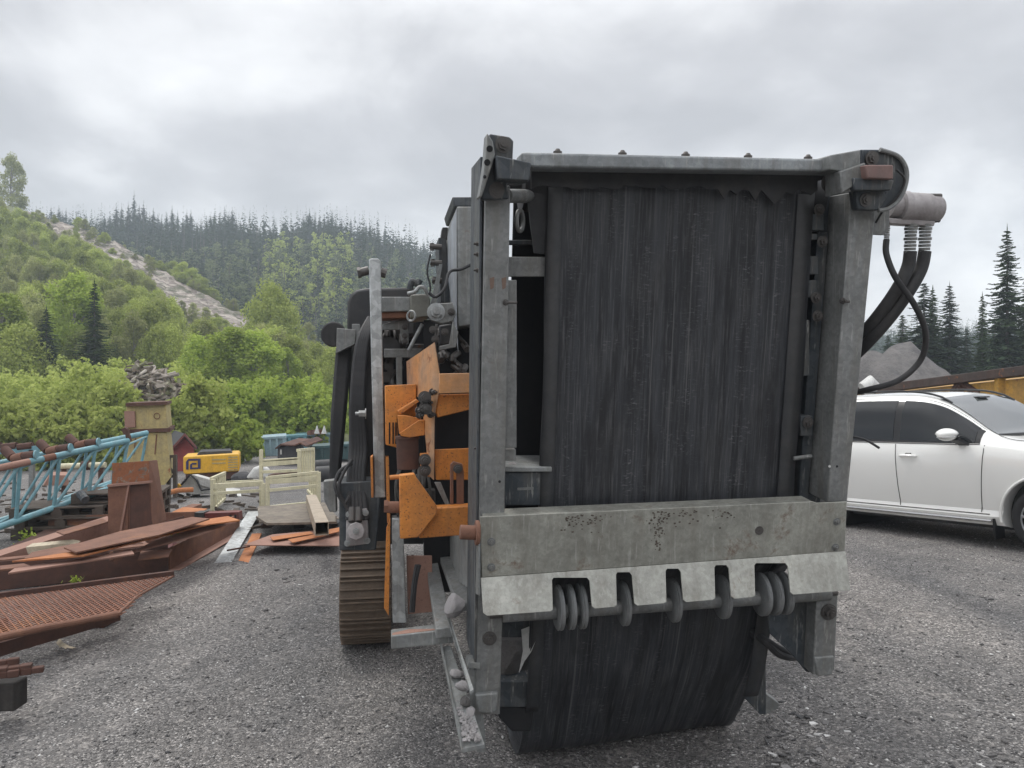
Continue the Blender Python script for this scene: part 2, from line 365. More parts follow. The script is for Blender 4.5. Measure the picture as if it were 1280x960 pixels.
def npmesh(name, v, f, mat_, loc=(0, 0, 0), parent=None, smooth=False):
    me = bpy.data.meshes.new(name); v = np.asarray(v, dtype=np.float32); f = np.asarray(f, dtype=np.int32)
    me.vertices.add(len(v)); me.vertices.foreach_set('co', v.ravel()); k = f.shape[1]
    me.loops.add(f.size); me.loops.foreach_set('vertex_index', f.ravel())
    me.polygons.add(len(f)); me.polygons.foreach_set('loop_start', np.arange(0, f.size, k, dtype=np.int32)); me.polygons.foreach_set('loop_total', np.full(len(f), k, dtype=np.int32))
    me.update(); me.validate()
    if smooth: me.shade_smooth()
    me.materials.append(mat_) if mat_ else None
    o = bpy.data.objects.new(name, me); COL.objects.link(o); o.location = loc
    if parent is not None: o.parent = parent
    return o
# ------------------------------------------------------------------ ground
us = np.concatenate([np.linspace(-3.2, -1, 40)[:-1], np.linspace(-1, 1, 130), np.linspace(1, 3.2, 40)[1:]])
ys = np.concatenate([[-110, -60, -30, -10, -3, 0.5], np.geomspace(1.2, 60, 150), np.geomspace(64, 415, 20)])
Ug, Yg = np.meshgrid(us, ys); Xg = Ug*np.maximum(np.abs(Yg), 6)
Zg = gh(Xg, Yg)
def lump(x, y):
    return .012*np.sin(x*2.1+.7*y)*np.cos(y*1.7-.4*x)+.008*np.sin(x*5.3+1)*np.sin(y*4.4)
Zg = Zg + lump(Xg, Yg)*np.clip((60-Yg)/40, 0, 1)
def gridfaces(nr, nc):
    i = np.arange(nr-1)[:, None]*nc+np.arange(nc-1)[None, :]; i = i.ravel(); return np.stack([i, i+1, i+nc+1, i+nc], 1)
gr = npmesh('ground', np.stack([Xg.ravel(), Yg.ravel(), Zg.ravel()], 1), gridfaces(*Xg.shape), gravel_m, smooth=True); tag(gr, None, None, kind='structure')
def gz(x, y): return float(gh(x, y))+float(lump(x, y))

# hills, as height over (u = x/y, y)
def tab(xs, vals):
    xs = (np.array(xs)-640)/FPX; return lambda u: np.interp(u, xs, vals)
crest1 = tab([-400, -100, 0, 40, 100, 150, 200, 250, 310, 360, 410, 460, 520, 600], [225, 245, 256, 266, 282, 306, 336, 362, 400, 425, 442, 462, 476, 486])
dist1 = tab([-400, 0, 200, 310, 410, 600], [150, 140, 122, 108, 95, 85])
crest2 = tab([-400, 0, 60, 200, 300, 450, 530, 600, 700, 900, 1050, 1130, 1300, 1700], [290, 285, 292, 300, 300, 300, 325, 345, 385, 415, 428, 432, 425, 400])
dist2 = tab([-400, 0, 450, 600, 900, 1700], [270, 260, 250, 270, 330, 330])
FOOT1, FOOT2 = 46, 120
def h1(u, y):
    D = dist1(u); H = (480-crest1(u))/FPX*D+CAMH; t_ = np.clip((y-FOOT1)/(D-FOOT1), 0, 1)
    base = -1.1; r = t_*(.62+.38*t_)
    h = base+(H-base)*r; return np.where(y > D, H-(y-D)*.28, h)
def h2(u, y):
    D = dist2(u); H = (480-crest2(u))/FPX*D+CAMH; t_ = np.clip((y-FOOT2)/(D-FOOT2), 0, 1); base = -1.3
    h = base+(H-base)*(t_**.9); return np.where(y > D, H-(y-D)*.1, h)
def rough(x, y, a=1): return a*(np.sin(x*.31+y*.12)*.5+np.sin(x*.83-y*.57+2)*.3+np.sin(x*1.7+y*1.3)*.2)
def hillmesh(name, h, u0, u1, y0, y1, nu, ny, mats, matf, amp):
    U, Y = np.meshgrid(np.linspace(u0, u1, nu), np.linspace(y0, y1, ny)); X = U*Y
    Zh = h(U, Y)+rough(X, Y, amp)+rng.normal(0, amp*.22, X.shape)
    o = npmesh(name, np.stack([X.ravel(), Y.ravel(), Zh.ravel()], 1), gridfaces(*X.shape), mats[0], smooth=True); tag(o, None, None, kind='structure')
    for m_ in mats[1:]: o.data.materials.append(m_)
    if matf is not None:
        mi = matf(U, Y)[:-1, :-1].astype(np.int32).ravel(); o.data.polygons.foreach_set('material_index', mi)
    return o
def px_of(u): return 640+u*FPX
def scr(u, y):
    x = px_of(u); D = dist1(u); yy = 480-(h1(u, y)-CAMH)/y*FPX     # image height of the slope point
    low = np.interp(x, [30, 60, 100, 180, 230, 290, 312], [284, 296, 316, 352, 398, 422, 424])+5*np.sin(x*.21)+4*np.sin(x*.53+y*.3)
    veg = (x < 185) & (np.sin(x*.17+y*.11)+np.sin(x*.07-y*.19+1) > .35)
    return ((x > 32) & (x < 318) & (yy < low+6) & (y < D+8)) | ((x > 380) & (x < 420) & (yy < 452) & (yy > 430))
hillmesh('hillside', h1, -1.15, .02, FOOT1-8, 190, 260, 170, [hill_m, scree_m], scr, .45)
hillmesh('forest_hill', h2, -1.15, 1.1, FOOT2-10, 420, 240, 90, [hill_m], None, 1.0)

# ------------------------------------------------------------------ trees
def quads(P, A, B):       # centre, half-axes -> quad mesh arrays
    v = np.stack([P-A-B, P+A-B, P+A+B, P-A+B], 1).reshape(-1, 3); f = np.arange(len(v)).reshape(-1, 4); return v, f
def tubearr(path, rad, seg=6):
    mb = MB().tube(path, rad, seg); return mb
def leafy_arrays(n, H, Wd, ls, seed, trunk_frac=.15, columnar=.5, nclump=60):
    r = np.random.default_rng(seed)
    # clumps spread over an uneven crown volume
    zc = r.uniform(trunk_frac, 1, nclump); prof = np.sin(np.pi*np.clip((zc-trunk_frac)/(1.04-trunk_frac), 0, 1)**columnar)**.7
    ang = r.uniform(0, 2*np.pi, nclump); rad = Wd*prof*np.sqrt(r.uniform(.12, 1, nclump))*r.uniform(.75, 1.15, nclump)
    cc = np.stack([rad*np.cos(ang), rad*np.sin(ang), zc*H], 1)
    cs = Wd*r.uniform(.16, .36, nclump)
    wt = cs**2/np.sum(cs**2); idx = r.choice(nclump, n, p=wt)
    off = r.normal(0, 1, (n, 3)); off /= np.linalg.norm(off, axis=1)[:, None]; off *= (r.uniform(0, 1, n)**.45)[:, None]
    P = cc[idx]+off*cs[idx][:, None]*np.array([1, 1, 1.15])
    A = r.normal(0, 1, (n, 3)); A /= np.linalg.norm(A, axis=1)[:, None]; B = np.cross(A, r.normal(0, 1, (n, 3))); B /= np.linalg.norm(B, axis=1)[:, None]
    s_ = ls*r.uniform(.6, 1.3, n)[:, None]
    return quads(P, A*s_, B*s_*.7)+(cc,)
def leafy_protos(name, n, H, Wd, ls, seed, mat_, bark, **kw):
    v, f, cc = leafy_arrays(n, H, Wd, ls, seed, **kw)
    root = thing(name, (0, 0, 0), 'x', 'tree')
    npmesh('crown', v, f, mat_, parent=root)
    mb = MB(); mb.tube([(0, 0, -.3), (.1, 0, H*.3), (-.05, .1, H*.6), (0, 0, H*.93)], [H*.016, H*.012, H*.008, H*.002], 7)
    for c in cc[:: max(1, len(cc)//22)]:
        z0 = max(.1*H, c[2]*.72); mb.tube([(0, 0, z0), tuple((np.array([0, 0, z0])*.4+c*.6)+[0, 0, -.03*H]), tuple(c)], [H*.006, H*.004, H*.0012], 4)
    me = bpy.data.meshes.new('trunk'); me.from_pydata(mb.v, [], mb.f); me.materials.append(bark); o = bpy.data.objects.new('trunk', me); COL.objects.link(o); o.parent = root
    return root
def spruce_arrays(H, Wd, nwh, nbr, seed, gap=.04, sub=3):
    r = np.random.default_rng(seed); V = []; Fs = []
    P = []; A = []; B = []
    for i in range(nwh):
        tz = (i+r.uniform(0, .6))/nwh; z = H*(gap+(1-gap)*tz); rad = Wd*(1-tz)**.8*r.uniform(.8, 1.12)+.05*Wd*(1-tz)
        nb = max(3, int(nbr*(1-tz*.5)))
        for j in range(nb):
            z = H*(gap+(1-gap)*min(.99, tz+r.uniform(-.5, .5)/nwh)); a = 2*np.pi*(j+r.uniform(-.35, .35))/nb+i*2.4; L = rad*r.uniform(.55, 1.12); d = np.array([np.cos(a), np.sin(a), 0]); sd_ = np.array([-d[1], d[0], 0])
            for q in range(sub):
                t0 = (q+.5)/sub; c = d*L*t0+np.array([0, 0, z-L*(.10+.32*t0*t0)+.06*L])+sd_*r.normal(0, .05*L)
                wdt = L*.36*(1-t0*.55)*r.uniform(.8, 1.3)
                ax = d*(L/sub*.62)+np.array([0, 0, -L/sub*.25]); tilt = r.uniform(-.5, .5)
                P.append(c); A.append(ax); B.append(sd_*wdt+np.array([0, 0, tilt*wdt]))
                if q > 0 or sub < 3: P.append(c-np.array([0, 0, wdt*.45])); A.append(ax*.9); B.append(np.array([0, 0, wdt*.6])+sd_*wdt*.25)
    P.append(np.array([0, 0, H*1.0])); A.append(np.array([0, 0, H*.03])); B.append(np.array([H*.004, 0, 0]))
    P = np.array(P); A = np.array(A); B = np.array(B)
    # tapered leaf cards with a ragged tip: kite shapes
    v = np.stack([P-A, P-A*.1+B, P+A, P-A*.1-B], 1).reshape(-1, 3); f = np.arange(len(v)).reshape(-1, 4)
    return v, f
def spruce_detail(H, Wd, seed, nwh=58):
    r = np.random.default_rng(seed); P = []; A = []; B = []
    for i in range(nwh):
        tz = (i+r.uniform(0, .7))/nwh; z = H*(.05+.95*tz); rad = Wd*(1-tz)**.75*r.uniform(.72, 1.15)+.03*Wd
        nb = max(5, int(12*(1-tz*.5)))
        for j in range(nb):
            z = H*(.05+.95*min(.985, tz+r.uniform(-.8, .8)/nwh)); a = 2*np.pi*(j+r.uniform(-.4, .4))/nb+i*2.4; L = rad*r.uniform(.5, 1.15); d = np.array([np.cos(a), np.sin(a), 0]); sd_ = np.array([-d[1], d[0], 0])
            ns = 7
            for q in range(ns):
                t0 = (q+.7)/ns; dz = -L*(.50+.12*math.sin(j*5.1+i))*t0+L*.28*t0**3; c0 = d*L*t0+np.array([0, 0, z+dz])
                for sgn in (-1, 1):
                    ln = (L*.30*(1-t0*.75)+.06)*r.uniform(.7, 1.3); dr = sd_*sgn*.8+d*.55+np.array([0, 0, -.28+r.normal(0, .12)]); dr /= np.linalg.norm(dr)
                    P.append(c0+dr*ln*.5); A.append(dr*ln*.55); bb = np.cross(dr, [0, 0, 1.])+r.normal(0, .4, 3); bb /= np.linalg.norm(bb); B.append(bb*ln*.27)
                P.append(c0+np.array([0, 0, -.03])); A.append(d*L/ns*.7); B.append(sd_*L*.03+np.array([0, 0, .03]))
    P.append(np.array([0, 0, H])); A.append(np.array([0, 0, H*.03])); B.append(np.array([H*.004, 0, 0]))
    P = np.array(P); A = np.array(A); B = np.array(B)
    v = np.stack([P-A, P-A*.2+B, P+A, P-A*.2-B], 1).reshape(-1, 3); return v, np.arange(len(v)).reshape(-1, 4)
def spruce_proto(name, H, Wd, seed, mat_, detail):
    v, f = spruce_detail(H, Wd, seed) if detail else spruce_arrays(H, Wd, 26, 8, seed, sub=2)
    root = thing(name, (0, 0, 0), 'x', 'tree'); npmesh('crown', v, f, mat_, parent=root)
    mb = MB().tube([(0, 0, -.3), (0, 0, H*.5), (0, 0, H*.98)], [H*.014, H*.008, H*.001], 6)
    me = bpy.data.meshes.new('trunk'); me.from_pydata(mb.v, [], mb.f); me.materials.append(bark_m); o = bpy.data.objects.new('trunk', me); COL.objects.link(o); o.parent = root
    return root
USED = set()
def place(proto, loc, s, rz, label, cat, group=None, sz=None):
    if proto.name not in USED: USED.add(proto.name); r = proto
    else:
        r = proto.copy(); COL.objects.link(r)
        for ch in list(proto.children):
            c = ch.copy(); COL.objects.link(c); c.parent = r
    r.location = loc; r.scale = (s, s, sz or s); r.rotation_euler = (0, 0, rz); return tag(r, label, cat, group)

birchA = leafy_protos('birch_tree', 15000, 10, 2.6, .085, 1, leaf_bright, birchbark, columnar=.75, nclump=120)
birchB = leafy_protos('birch_tree', 13000, 10, 2.2, .085, 2, leaf_bright, birchbark, columnar=.8, nclump=110)
willA = leafy_protos('willow_tree', 14000, 8, 3.0, .08, 3, leaf_mid, birchbark, trunk_frac=.04, columnar=.7, nclump=130)
willB = leafy_protos('willow_tree', 12000, 8, 2.6, .08, 4, leaf_mid, bark_m, trunk_frac=.04, columnar=.65, nclump=110)
dullA = leafy_protos('budding_tree', 9000, 9, 2.3, .075, 5, leaf_dull, birchbark, trunk_frac=.1, columnar=.75, nclump=90)
dullB = leafy_protos('budding_tree', 8000, 9, 2.0, .075, 6, leaf_dull, birchbark, trunk_frac=.1, columnar=.8, nclump=80)
sprA = spruce_proto('spruce_tree', 10, 2.0, 11, needle, True)
sprB = spruce_proto('spruce_tree', 10, 1.7, 12, needle_l, True)
fs = [spruce_proto('spruce_tree', 10, 1.45+.25*i, 20+i, needle, False) for i in range(3)]

def onhill(px, D, h=h1):
    u = (px-640)/FPX; return Vector((u*D, D, float(h(u, np.float64(D)))-.3))
def topfit(px, D, ytop, h=h1):      # height a tree needs to reach ytop
    b = onhill(px, D, h); return b, CAMH+(480-ytop)/FPX*D-b.z
# near trees one can tell apart: (px, depth, top y, proto, height of proto, width factor, label)
near = [
 (2, 52, 372, birchB, 10, 1.25, 'bright yellow-green birch cut by the left edge of the view'),
 (22, 50, 412, willA, 8, 1.0, 'rounded light green tree at far left, left of the dark spruces'),
 (58, 51, 385, sprA, 10, 1.35, 'dark broad spruce on the left, the lower of two spruces'),
 (93, 58, 348, birchA, 10, 1.1, 'bright green birch standing between the two dark spruces'),
 (118, 53, 352, sprB, 10, 1.25, 'tall narrow spruce right of the bright birch'),
 (138, 56, 412, sprB, 10, 1.2, 'small spruce at the foot of the slope behind the debris pile'),
 (36, 62, 372, dullA, 9, 1.2, 'pale budding tree behind the broad spruce'),
 (160, 58, 425, willB, 8, 1.1, 'green willow just left of the debris pile'),
 (206, 62, 418, dullA, 9, 1.1, 'olive tree rising behind the debris pile'),
 (250, 52, 424, birchA, 10, 1.3, 'light green birch left in the clump below the scree'),
 (283, 50, 414, birchB, 10, 1.55, 'large bright birch in the middle of the clump below the scree'),
 (316, 51, 418, birchA, 10, 1.5, 'full bright birch right in the clump below the scree'),
 (338, 70, 360, willA, 8, .9, 'tall willow on the slope right of the pink scree'),
 (360, 54, 438, birchB, 10, 1.2, 'slim birch right of the bright clump'),
 (352, 48, 505, sprA, 10, 1.1, 'little dark spruce in the bushes behind the blue skips'),
 (388, 56, 455, willB, 8, 1.1, 'green willow left of the machine below the far scree'),
 (404, 50, 492, willA, 8, 1.0, 'low bush-like willow directly left of the machine'),
 (243, 46, 470, birchB, 10, .9, 'young light birch beside the debris pile'),
 (385, 84, 405, dullB, 9, 1.2, 'budding tree above the small scree left of the machine'),
]
for px, D, yt, pr, ph, wf, lab in near:
    b, hh = topfit(px, D, yt); place(pr, b, hh/ph*wf, random.uniform(0, 6), lab, 'tree', sz=hh/ph)
b, hh = topfit(14, 146, 197); place(dullB, b, hh/9*.95, 1, 'big pale tree alone on the crest at the upper left', 'tree', sz=hh/9)
# willows and budding trees covering the slope
k_ = 0
for D0 in np.linspace(58, 124, 12):
    for px in np.arange(-70, 420, 15):
        px_ = px+random.uniform(-9, 9); D = D0+random.uniform(-3, 3); u = (px_-640)/FPX
        if D > dist1(u)-(8 if px_ > 34 else -4): continue
        b = onhill(px_, D); yb = 480-(b.z-CAMH)/D*FPX
        lim = np.interp(px_, [-100, 0, 60, 100, 180, 230, 290, 318, 360, 420], [225, 240, 290, 302, 344, 396, 418, 404, 424, 440])
        hmax = (yb-lim)/FPX*D
        if hmax < 1.2: continue
        hh = min(hmax, random.uniform(4, 6.5)); 
        pr = random.choice([willA, willB, dullA, dullB, dullA, willB]); ph = 8 if pr in (willA, willB) else 9
        lab = 'leafy green willow among many on the slope below the scree' if ph == 8 else 'pale budding tree among many on the slope below the scree'
        place(pr, b, hh/ph*random.uniform(.72, 1.1), random.uniform(0, 6), lab, 'tree', 'willows on the slope' if ph == 8 else 'budding trees on the slope', sz=hh/ph); k_ += 1
for px, D, hh, lb_ in ((215, 128, 3.6, 'first and furthest left'), (228, 126, 4.2, 'second from the left and tallest'), (240, 124, 4, 'middle'), (254, 122, 3.4, 'fourth from the left'), (268, 120, 2.8, 'last and smallest')):
    D = min(D, float(dist1((px-640)/FPX))+3); b = onhill(px, D); place(willB, b, hh/8*1.3, px, lb_+' green bush in the row of five above the scree', 'bush', 'bushes above the scree', sz=hh/8)
for i in range(85):      # low shrubs scattered over the upper scree
    px = random.uniform(36, 300); D = float(dist1((px-640)/FPX))-(random.uniform(-1, 24) if px < 190 else random.choice((random.uniform(-1, 1), random.uniform(17, 27)))); b = onhill(px, D); hh = random.uniform(.9, 2.0)
    place(random.choice((dullB, willB, dullA)), b, hh/8*1.6, px, 'low olive shrub among several scattered over the pale scree', 'shrub', 'shrubs on the scree', sz=hh/8)
# ridge spruces: individuals along the skyline
sky_y = tab([40, 60, 130, 145, 165, 190, 200, 235, 255, 275, 295, 310, 345, 375, 382, 412, 440, 480, 500, 530, 600], [258, 258, 268, 256, 238, 262, 258, 262, 272, 252, 264, 278, 284, 278, 258, 262, 270, 284, 294, 300, 324])
ridge = 0; x = 40
while x < 610 and ridge < 190:
    for dd in (0, random.uniform(-26, -8)):
        D = float(dist2((x-640)/FPX))+dd; yt = float(sky_y((x-640)/FPX))+random.uniform(-3, 13)+(-dd)*.5
        b = onhill(x, D, h2); hh = max(5, CAMH+(480-yt)/FPX*D-b.z)
        place(random.choice(fs), b, hh/10*random.uniform(1.0, 1.7), random.uniform(0, 6), 'dark spruce spire among many along the forest skyline', 'tree', 'spruces on the skyline', sz=hh/10); ridge += 1
    x += random.uniform(4.0, 8.5)
# the wood below them reads as one mass
leaf_far = leafmat('far_budding_leaves', (.12, .15, .07), (.22, .25, .12), .3)
def far_mass(name, pxs, D0, D1, n, hfn, hr, mats, label, wid=1.5, seed=5, kind='spruce', lim=None):
    r = np.random.default_rng(seed); pv = []; pf = []; off = 0
    bases = [spruce_arrays(1, wid*.1, 13, 5, seed+i, sub=1) for i in range(4)] if kind == 'spruce' else [leafy_arrays(330, 1, .2, .022, seed+i, trunk_frac=.1, columnar=.8, nclump=26)[:2] for i in range(4)]
    for i in range(n):
        px = r.uniform(*pxs); D = D0+(D1-D0)*r.uniform(0, 1); u = (px-640)/FPX
        if D > float(dist2(u))-2: continue
        if lim and not lim(px, D, r): continue
        v, f = bases[i % 4]; H = r.uniform(*hr); a = r.uniform(0, 6.28); c, s_ = math.cos(a), math.sin(a); k = H*r.uniform(.85, 1.2)
        q = np.stack([(v[:, 0]*c-v[:, 1]*s_)*k, (v[:, 0]*s_+v[:, 1]*c)*k, v[:, 2]*H], 1)+np.array([u*D, D, float(hfn(u, np.float64(D)))-.2])
        pv.append(q); pf.append(f+off); off += len(v)
    o = npmesh(name, np.concatenate(pv), np.concatenate(pf), mats); return tag(o, label, 'forest', kind='stuff')
far_mass('far_forest', (-60, 600), 125, 250, 2300, h2, (8, 13), needle, 'dark spruce forest covering the far hill')
far_mass('far_birch_wood', (100, 600), 120, 205, 520, h2, (5, 9), leaf_far, 'pale green broadleaf wood mixed through the far hill', kind='leaf', seed=9)
far_mass('light_green_copse', (330, 440), 140, 215, 110, h2, (7, 9), leaf_mid, 'lighter green copse high on the far hill', kind='leaf', seed=19)
far_mass('right_forest', (1030, 1500), 125, 320, 1200, h2, (7, 12), needle, 'hazy dark forest beyond the gravel mound', seed=29)
# the wood behind the viewer, which the car windows mirror
r = np.random.default_rng(61); pv = []; pf = []; off = 0; bs_ = [spruce_arrays(1, .17, 12, 5, 90+i, sub=1) for i in range(3)]
for i in range(420):
    x = r.uniform(-80, 90); y = -r.uniform(34, 70); v, f = bs_[i % 3]; H = r.uniform(13, 20); pv.append(v*H+np.array([x, y, -.2])); pf.append(f+off); off += len(v)
tag(npmesh('rear_forest', np.concatenate(pv), np.concatenate(pf), needle), 'dark wood standing behind the viewer', 'forest', kind='stuff')
# bare grey trunks among them
mb = MB(); r = np.random.default_rng(3)
for i in range(420):
    px = r.uniform(170, 560); u = (px-640)/FPX; D = r.uniform(125, 225); b = onhill(px, D, h2); mb.tube([b, b+Vector((r.normal(0, .3), 0, r.uniform(5, 10)))], [.16, .05], 4, False)
o = mk('bare_trunks', mb, bark_m, smooth=0); tag(o, 'thin grey bare trunks standing in the far wood', 'forest', kind='stuff')
# thicket along the foot of the slope
def thicket(name, poly, D0, D1, n, hr, mat_, label, seed, ls=.075):
    r = np.random.default_rng(seed); pv = []; pf = []; off = 0
    for i in range(n):
        px = r.uniform(*poly); D = r.uniform(D0, D1); u = (px-640)/FPX; X = u*D; zg = max(float(h1(u, np.float64(D))), float(gh(X, D))) if D > FOOT1 else float(gh(X, D))
        H = r.uniform(*hr); v, f, _ = leafy_arrays(900, H, H*.42, ls, seed*100+i, trunk_frac=.02, columnar=.6, nclump=14)
        pv.append(v+np.array([X, D, zg])); pf.append(f+off); off += len(v)
    o = npmesh(name, np.concatenate(pv), np.concatenate(pf), mat_); return tag(o, label, 'bushes', kind='stuff')
thicket('bush_thicket', (-80, 245), 36, 50, 150, (2.4, 3.9), leaf_mid, 'dense olive green bushes behind the blue truss', 41)
thicket('bright_thicket', (225, 430), 38, 50, 110, (1.9, 3.3), leaf_bright, 'bright green bushes behind the yellow compressor and skips', 42)
thicket('roadside_scrub', (-80, 150), 27.5, 34, 95, (1.3, 2.3), leaf_mid, 'low green scrub close behind the blue truss', 43)
thicket('debris_scrub', (212, 262), 30.5, 32, 12, (2.4, 3.4), leaf_mid, 'taller green bushes half hiding the right end of the debris pile', 46)
thicket('debris_scrub', (128, 158), 30.5, 32, 9, (2.4, 3.3), leaf_mid, 'taller green bushes half hiding the left end of the debris pile', 47)
thicket('slope_scrub', (145, 250), 29, 32, 34, (1.3, 2.3), leaf_mid, 'green scrub at the foot of the debris pile', 45)
thicket('low_scrub', (240, 312), 29, 36, 22, (1.0, 1.7), leaf_bright, 'low bright scrub just behind the yellow compressor', 44)
# debris pile with stumps and planks on the slope
mb = MB(); r = np.random.default_rng(8)
for i in range(620):
    t_ = r.uniform(0, 1); px = 155+88*t_+r.normal(0, 4); yt = np.interp(px, [150, 160, 172, 185, 198, 215, 235, 250], [500, 474, 452, 466, 460, 474, 488, 512]); py = r.uniform(yt, 522); D = 35-2.2*(py-455)/60+r.uniform(-.5, .5)
    c = T(px, py, D); a = Vector(r.normal(0, 1, 3)); a.z *= .4; a.normalize()
    if r.uniform() < .55: mb.tube([c-a*r.uniform(.15, .65), c+a*r.uniform(.15, .65)], [r.uniform(.03, .10), r.uniform(.02, .07)], 6)
    else: b_ = a.orthogonal().normalized(); mb.box(c, r.uniform(.15, .8), r.uniform(.1, .3), r.uniform(.05, .22), a, b_, a.cross(b_))
m, t, out = newmat('mixed_debris'); geo = N(t, 'ShaderNodeNewGeometry')
cc_ = ramp(t, geo.outputs['Random Per Island'], [(0, (.07, .055, .04)), (.3, (.17, .135, .10)), (.55, (.26, .23, .20)), (.72, (.16, .17, .07)), (.9, (.34, .30, .26)), (1, (.5, .46, .40))])
finish(m, t, out, cc_, .95)
o = mk('debris_pile', mb, m, smooth=0); tag(o, 'grey heap of stumps, logs and broken stone on the slope foot', 'debris pile', kind='stuff')
mb = MB(); c = onhill(195, 47)
mb2 = []
for i in range(14):
    for j in range(10): mb2.append((T(150+88*i/13, 520, 35).x, 33.6+4*j/9, -1.2+3.3*math.exp(-((i-5)/4.2)**2)*min(1, .25+j/6)*(1+.1*math.sin(i*3+j*5))))
npm = npmesh('debris_mound', mb2, gridfaces(14, 10)[:, ::-1], hill_m); tag(npm, None, None, kind='structure')

# right-hand spruces
for px, D, yt, pr, wf, lab in ((1128, 46, 392, sprB, 1.5, 'broad spruce nearest the crusher above the gravel mound'), (1155, 44, 352, sprA, 1.4, 'dark twin-topped spruce behind the gravel mound peak'),
   (1166, 48, 360, sprB, 1.2, 'spruce crown just right of the dark twin-topped one'), (1187, 47, 355, sprA, 1.15, 'pointed spruce left of the smaller slim one'),
   (1228, 46, 368, sprB, .95, 'slim spruce between the pointed one and the tallest'), (1259, 42, 285, sprA, 1.0, 'tallest spruce behind the ochre steel wall'),
   (1283, 43, 345, sprB, 1.1, 'spruce cut by the right edge of the view'), (1208, 56, 410, sprA, 1.3, 'low distant spruce in the gap left of the slim one'), (1243, 56, 400, sprB, 1.5, 'low distant spruce in the gap left of the tallest'), (1110, 58, 418, sprA, 1.4, 'low spruce half hidden by the crusher post')):
    X = (px-640)/FPX*D; hh = CAMH+(480-yt)/FPX*D; place(pr, (X, D, 0), hh/10*wf, px*.7, lab, 'tree', sz=hh/10)
# ------------------------------------------------------------------ the tracked crusher
base = O+rv*.9; base.z = 0
MC = thing('tracked_crusher', base, 'grey and orange tracked rock crusher with its wide black belt conveyor folded upright', 'crusher')
def plate(name, pts, fn, arg, ext, mat_, bevel=.003, parent=MC):
    return mk(name, MB().prism([fn(x, y, arg) for x, y in pts], ext), mat_, parent, bevel)
def fb(name, x0, y0, x1, y1, c, th, mat_, parent=MC, bevel=.004):   # upright box in the face plane
    return plate(name, [(x0, y0), (x1, y0), (x1, y1), (x0, y1)], F, c, -mv*th, mat_, bevel, parent)
# belt: upright run, turn round the head roller, sagging lower loop
aL = (F(680, 420, -.13)-O).dot(rv); aR = (F(1005, 420, -.13)-O).dot(rv)
def fpt(a, b, c): return O+rv*a+uv_*b+mv*c
btop = (F(840, 236, -.13)-O).dot(uv_)
path = []
for i in range(9):
    th = math.pi*i/8*.62; path.append((btop+.13*math.sin(math.pi*.62-th)+.0, -.13-.13+.13*math.cos(math.pi*.62-th)))
prof = [O+uv_*b+mv*c for b, c in path]
for i in range(1, 30): prof.append(O+uv_*(btop-(btop+.93)*i/29)+mv*(-.13))
# lower loop in the k,z plane, measured from the end of the straight run
e0 = prof[-1]; k0 = (e0-O).dot(kv); z0 = e0.z
low = [(k0, z0), (k0+.09, z0-.09), (k0+.14, z0-.2), (k0+.18, z0-.40), (k0+.24, z0-.62), (k0+.33, z0-.82), (k0+.44, .06), (k0+.58, -.03), (k0+.85, -.04), (k0+1.3, .1)]
low = [(k, z) for k, z in low]
lp = smoothpath([O+kv*k+Vector((0, 0, z-O.z)) for k, z in low], 5)
prof += lp[1:]
nx = 34; vs = []; uvl = []; fs_ = []; L = 0
for i, p in enumerate(prof):
    if i: L += (p-prof[i-1]).length
    tz = (p-O).dot(uv_)
    narrow = .0
    for j in range(nx):
        s_ = j/(nx-1); a = aL+(aR-aL)*s_
        dip = .006*math.sin(s_*9+L*1.3)+(.02*math.exp(-((s_-1)/.05)**2) if i > 12 else 0)
        wob = .004*math.sin(L*7)
        pg_ = min(1, max(0, (e0.z-.04-p.z)/.95)) if i > 36 else 0
        q = p+rv*(a+wob*(1 if j in (0, nx-1) else 0))+mv*dip+kv*(.17*s_*pg_**1.4)
        vs.append(q); uvl.append((s_*1.1, L))
for i in range(len(prof)-1):
    for j in range(nx-1): k = i*nx+j; fs_.append((k, k+nx, k+nx+1, k+1))
mb = MB(); mb.v = [tuple(v) for v in vs]; mb.f = fs_
belt = mk('conveyor_belt', mb, belt_m, MC, 0, 60, uvl); sm = belt.modifiers.new('thickness', 'SOLIDIFY'); sm.thickness = .014; sm.offset = -1
# raised edge strips of the belt
for nm, s0, s1 in (('belt_edge_strip', .0, .05), ('belt_edge_strip', .93, .995)):
    mb = MB(); uu = []
    for i, p in enumerate(prof[8:62]):
        for s_ in (s0, s1): mb.v.append(tuple(p+rv*(aL+(aR-aL)*s_)+mv*(.012+.006*math.sin(s_*9)))); uu.append((s_*1.3+3, i*.05))
    for i in range(len(mb.v)//2-1): mb.f.append((2*i, 2*i+2, 2*i+3, 2*i+1))
    o = mk(nm, mb, strip_m, belt, 0, 60, uu); o.modifiers.new('thickness', 'SOLIDIFY').thickness = .008
# head roller seen in the gap
mb = MB(); hc = O+uv_*btop+mv*(-.26); mb.tube([hc+rv*(aL-.10), hc+rv*(aR+.08)], .118, 28); mb.tube([hc+rv*.1, hc+rv*1.62], .03, 14)
mk('head_roller', mb, rubber, MC)
# torn rubber scraper hanging under the top beam
r = random.Random(4); pts = [(664, 203), (1034, 207), (1034, 224), (1022, 226)]; lowp = []
n = 46
for i in range(n+1):
    x = 1022-(1022-664)*i/n; d = 250 if x > 920 and i % 3 == 1 else (242 if x > 900 else 234); lowp.append((x, d+r.uniform(-5, 5)*(1.6 if x > 900 else .7)))
plate('rubber_scraper', pts+lowp, F, -.085, -mv*.01, rubber, 0)

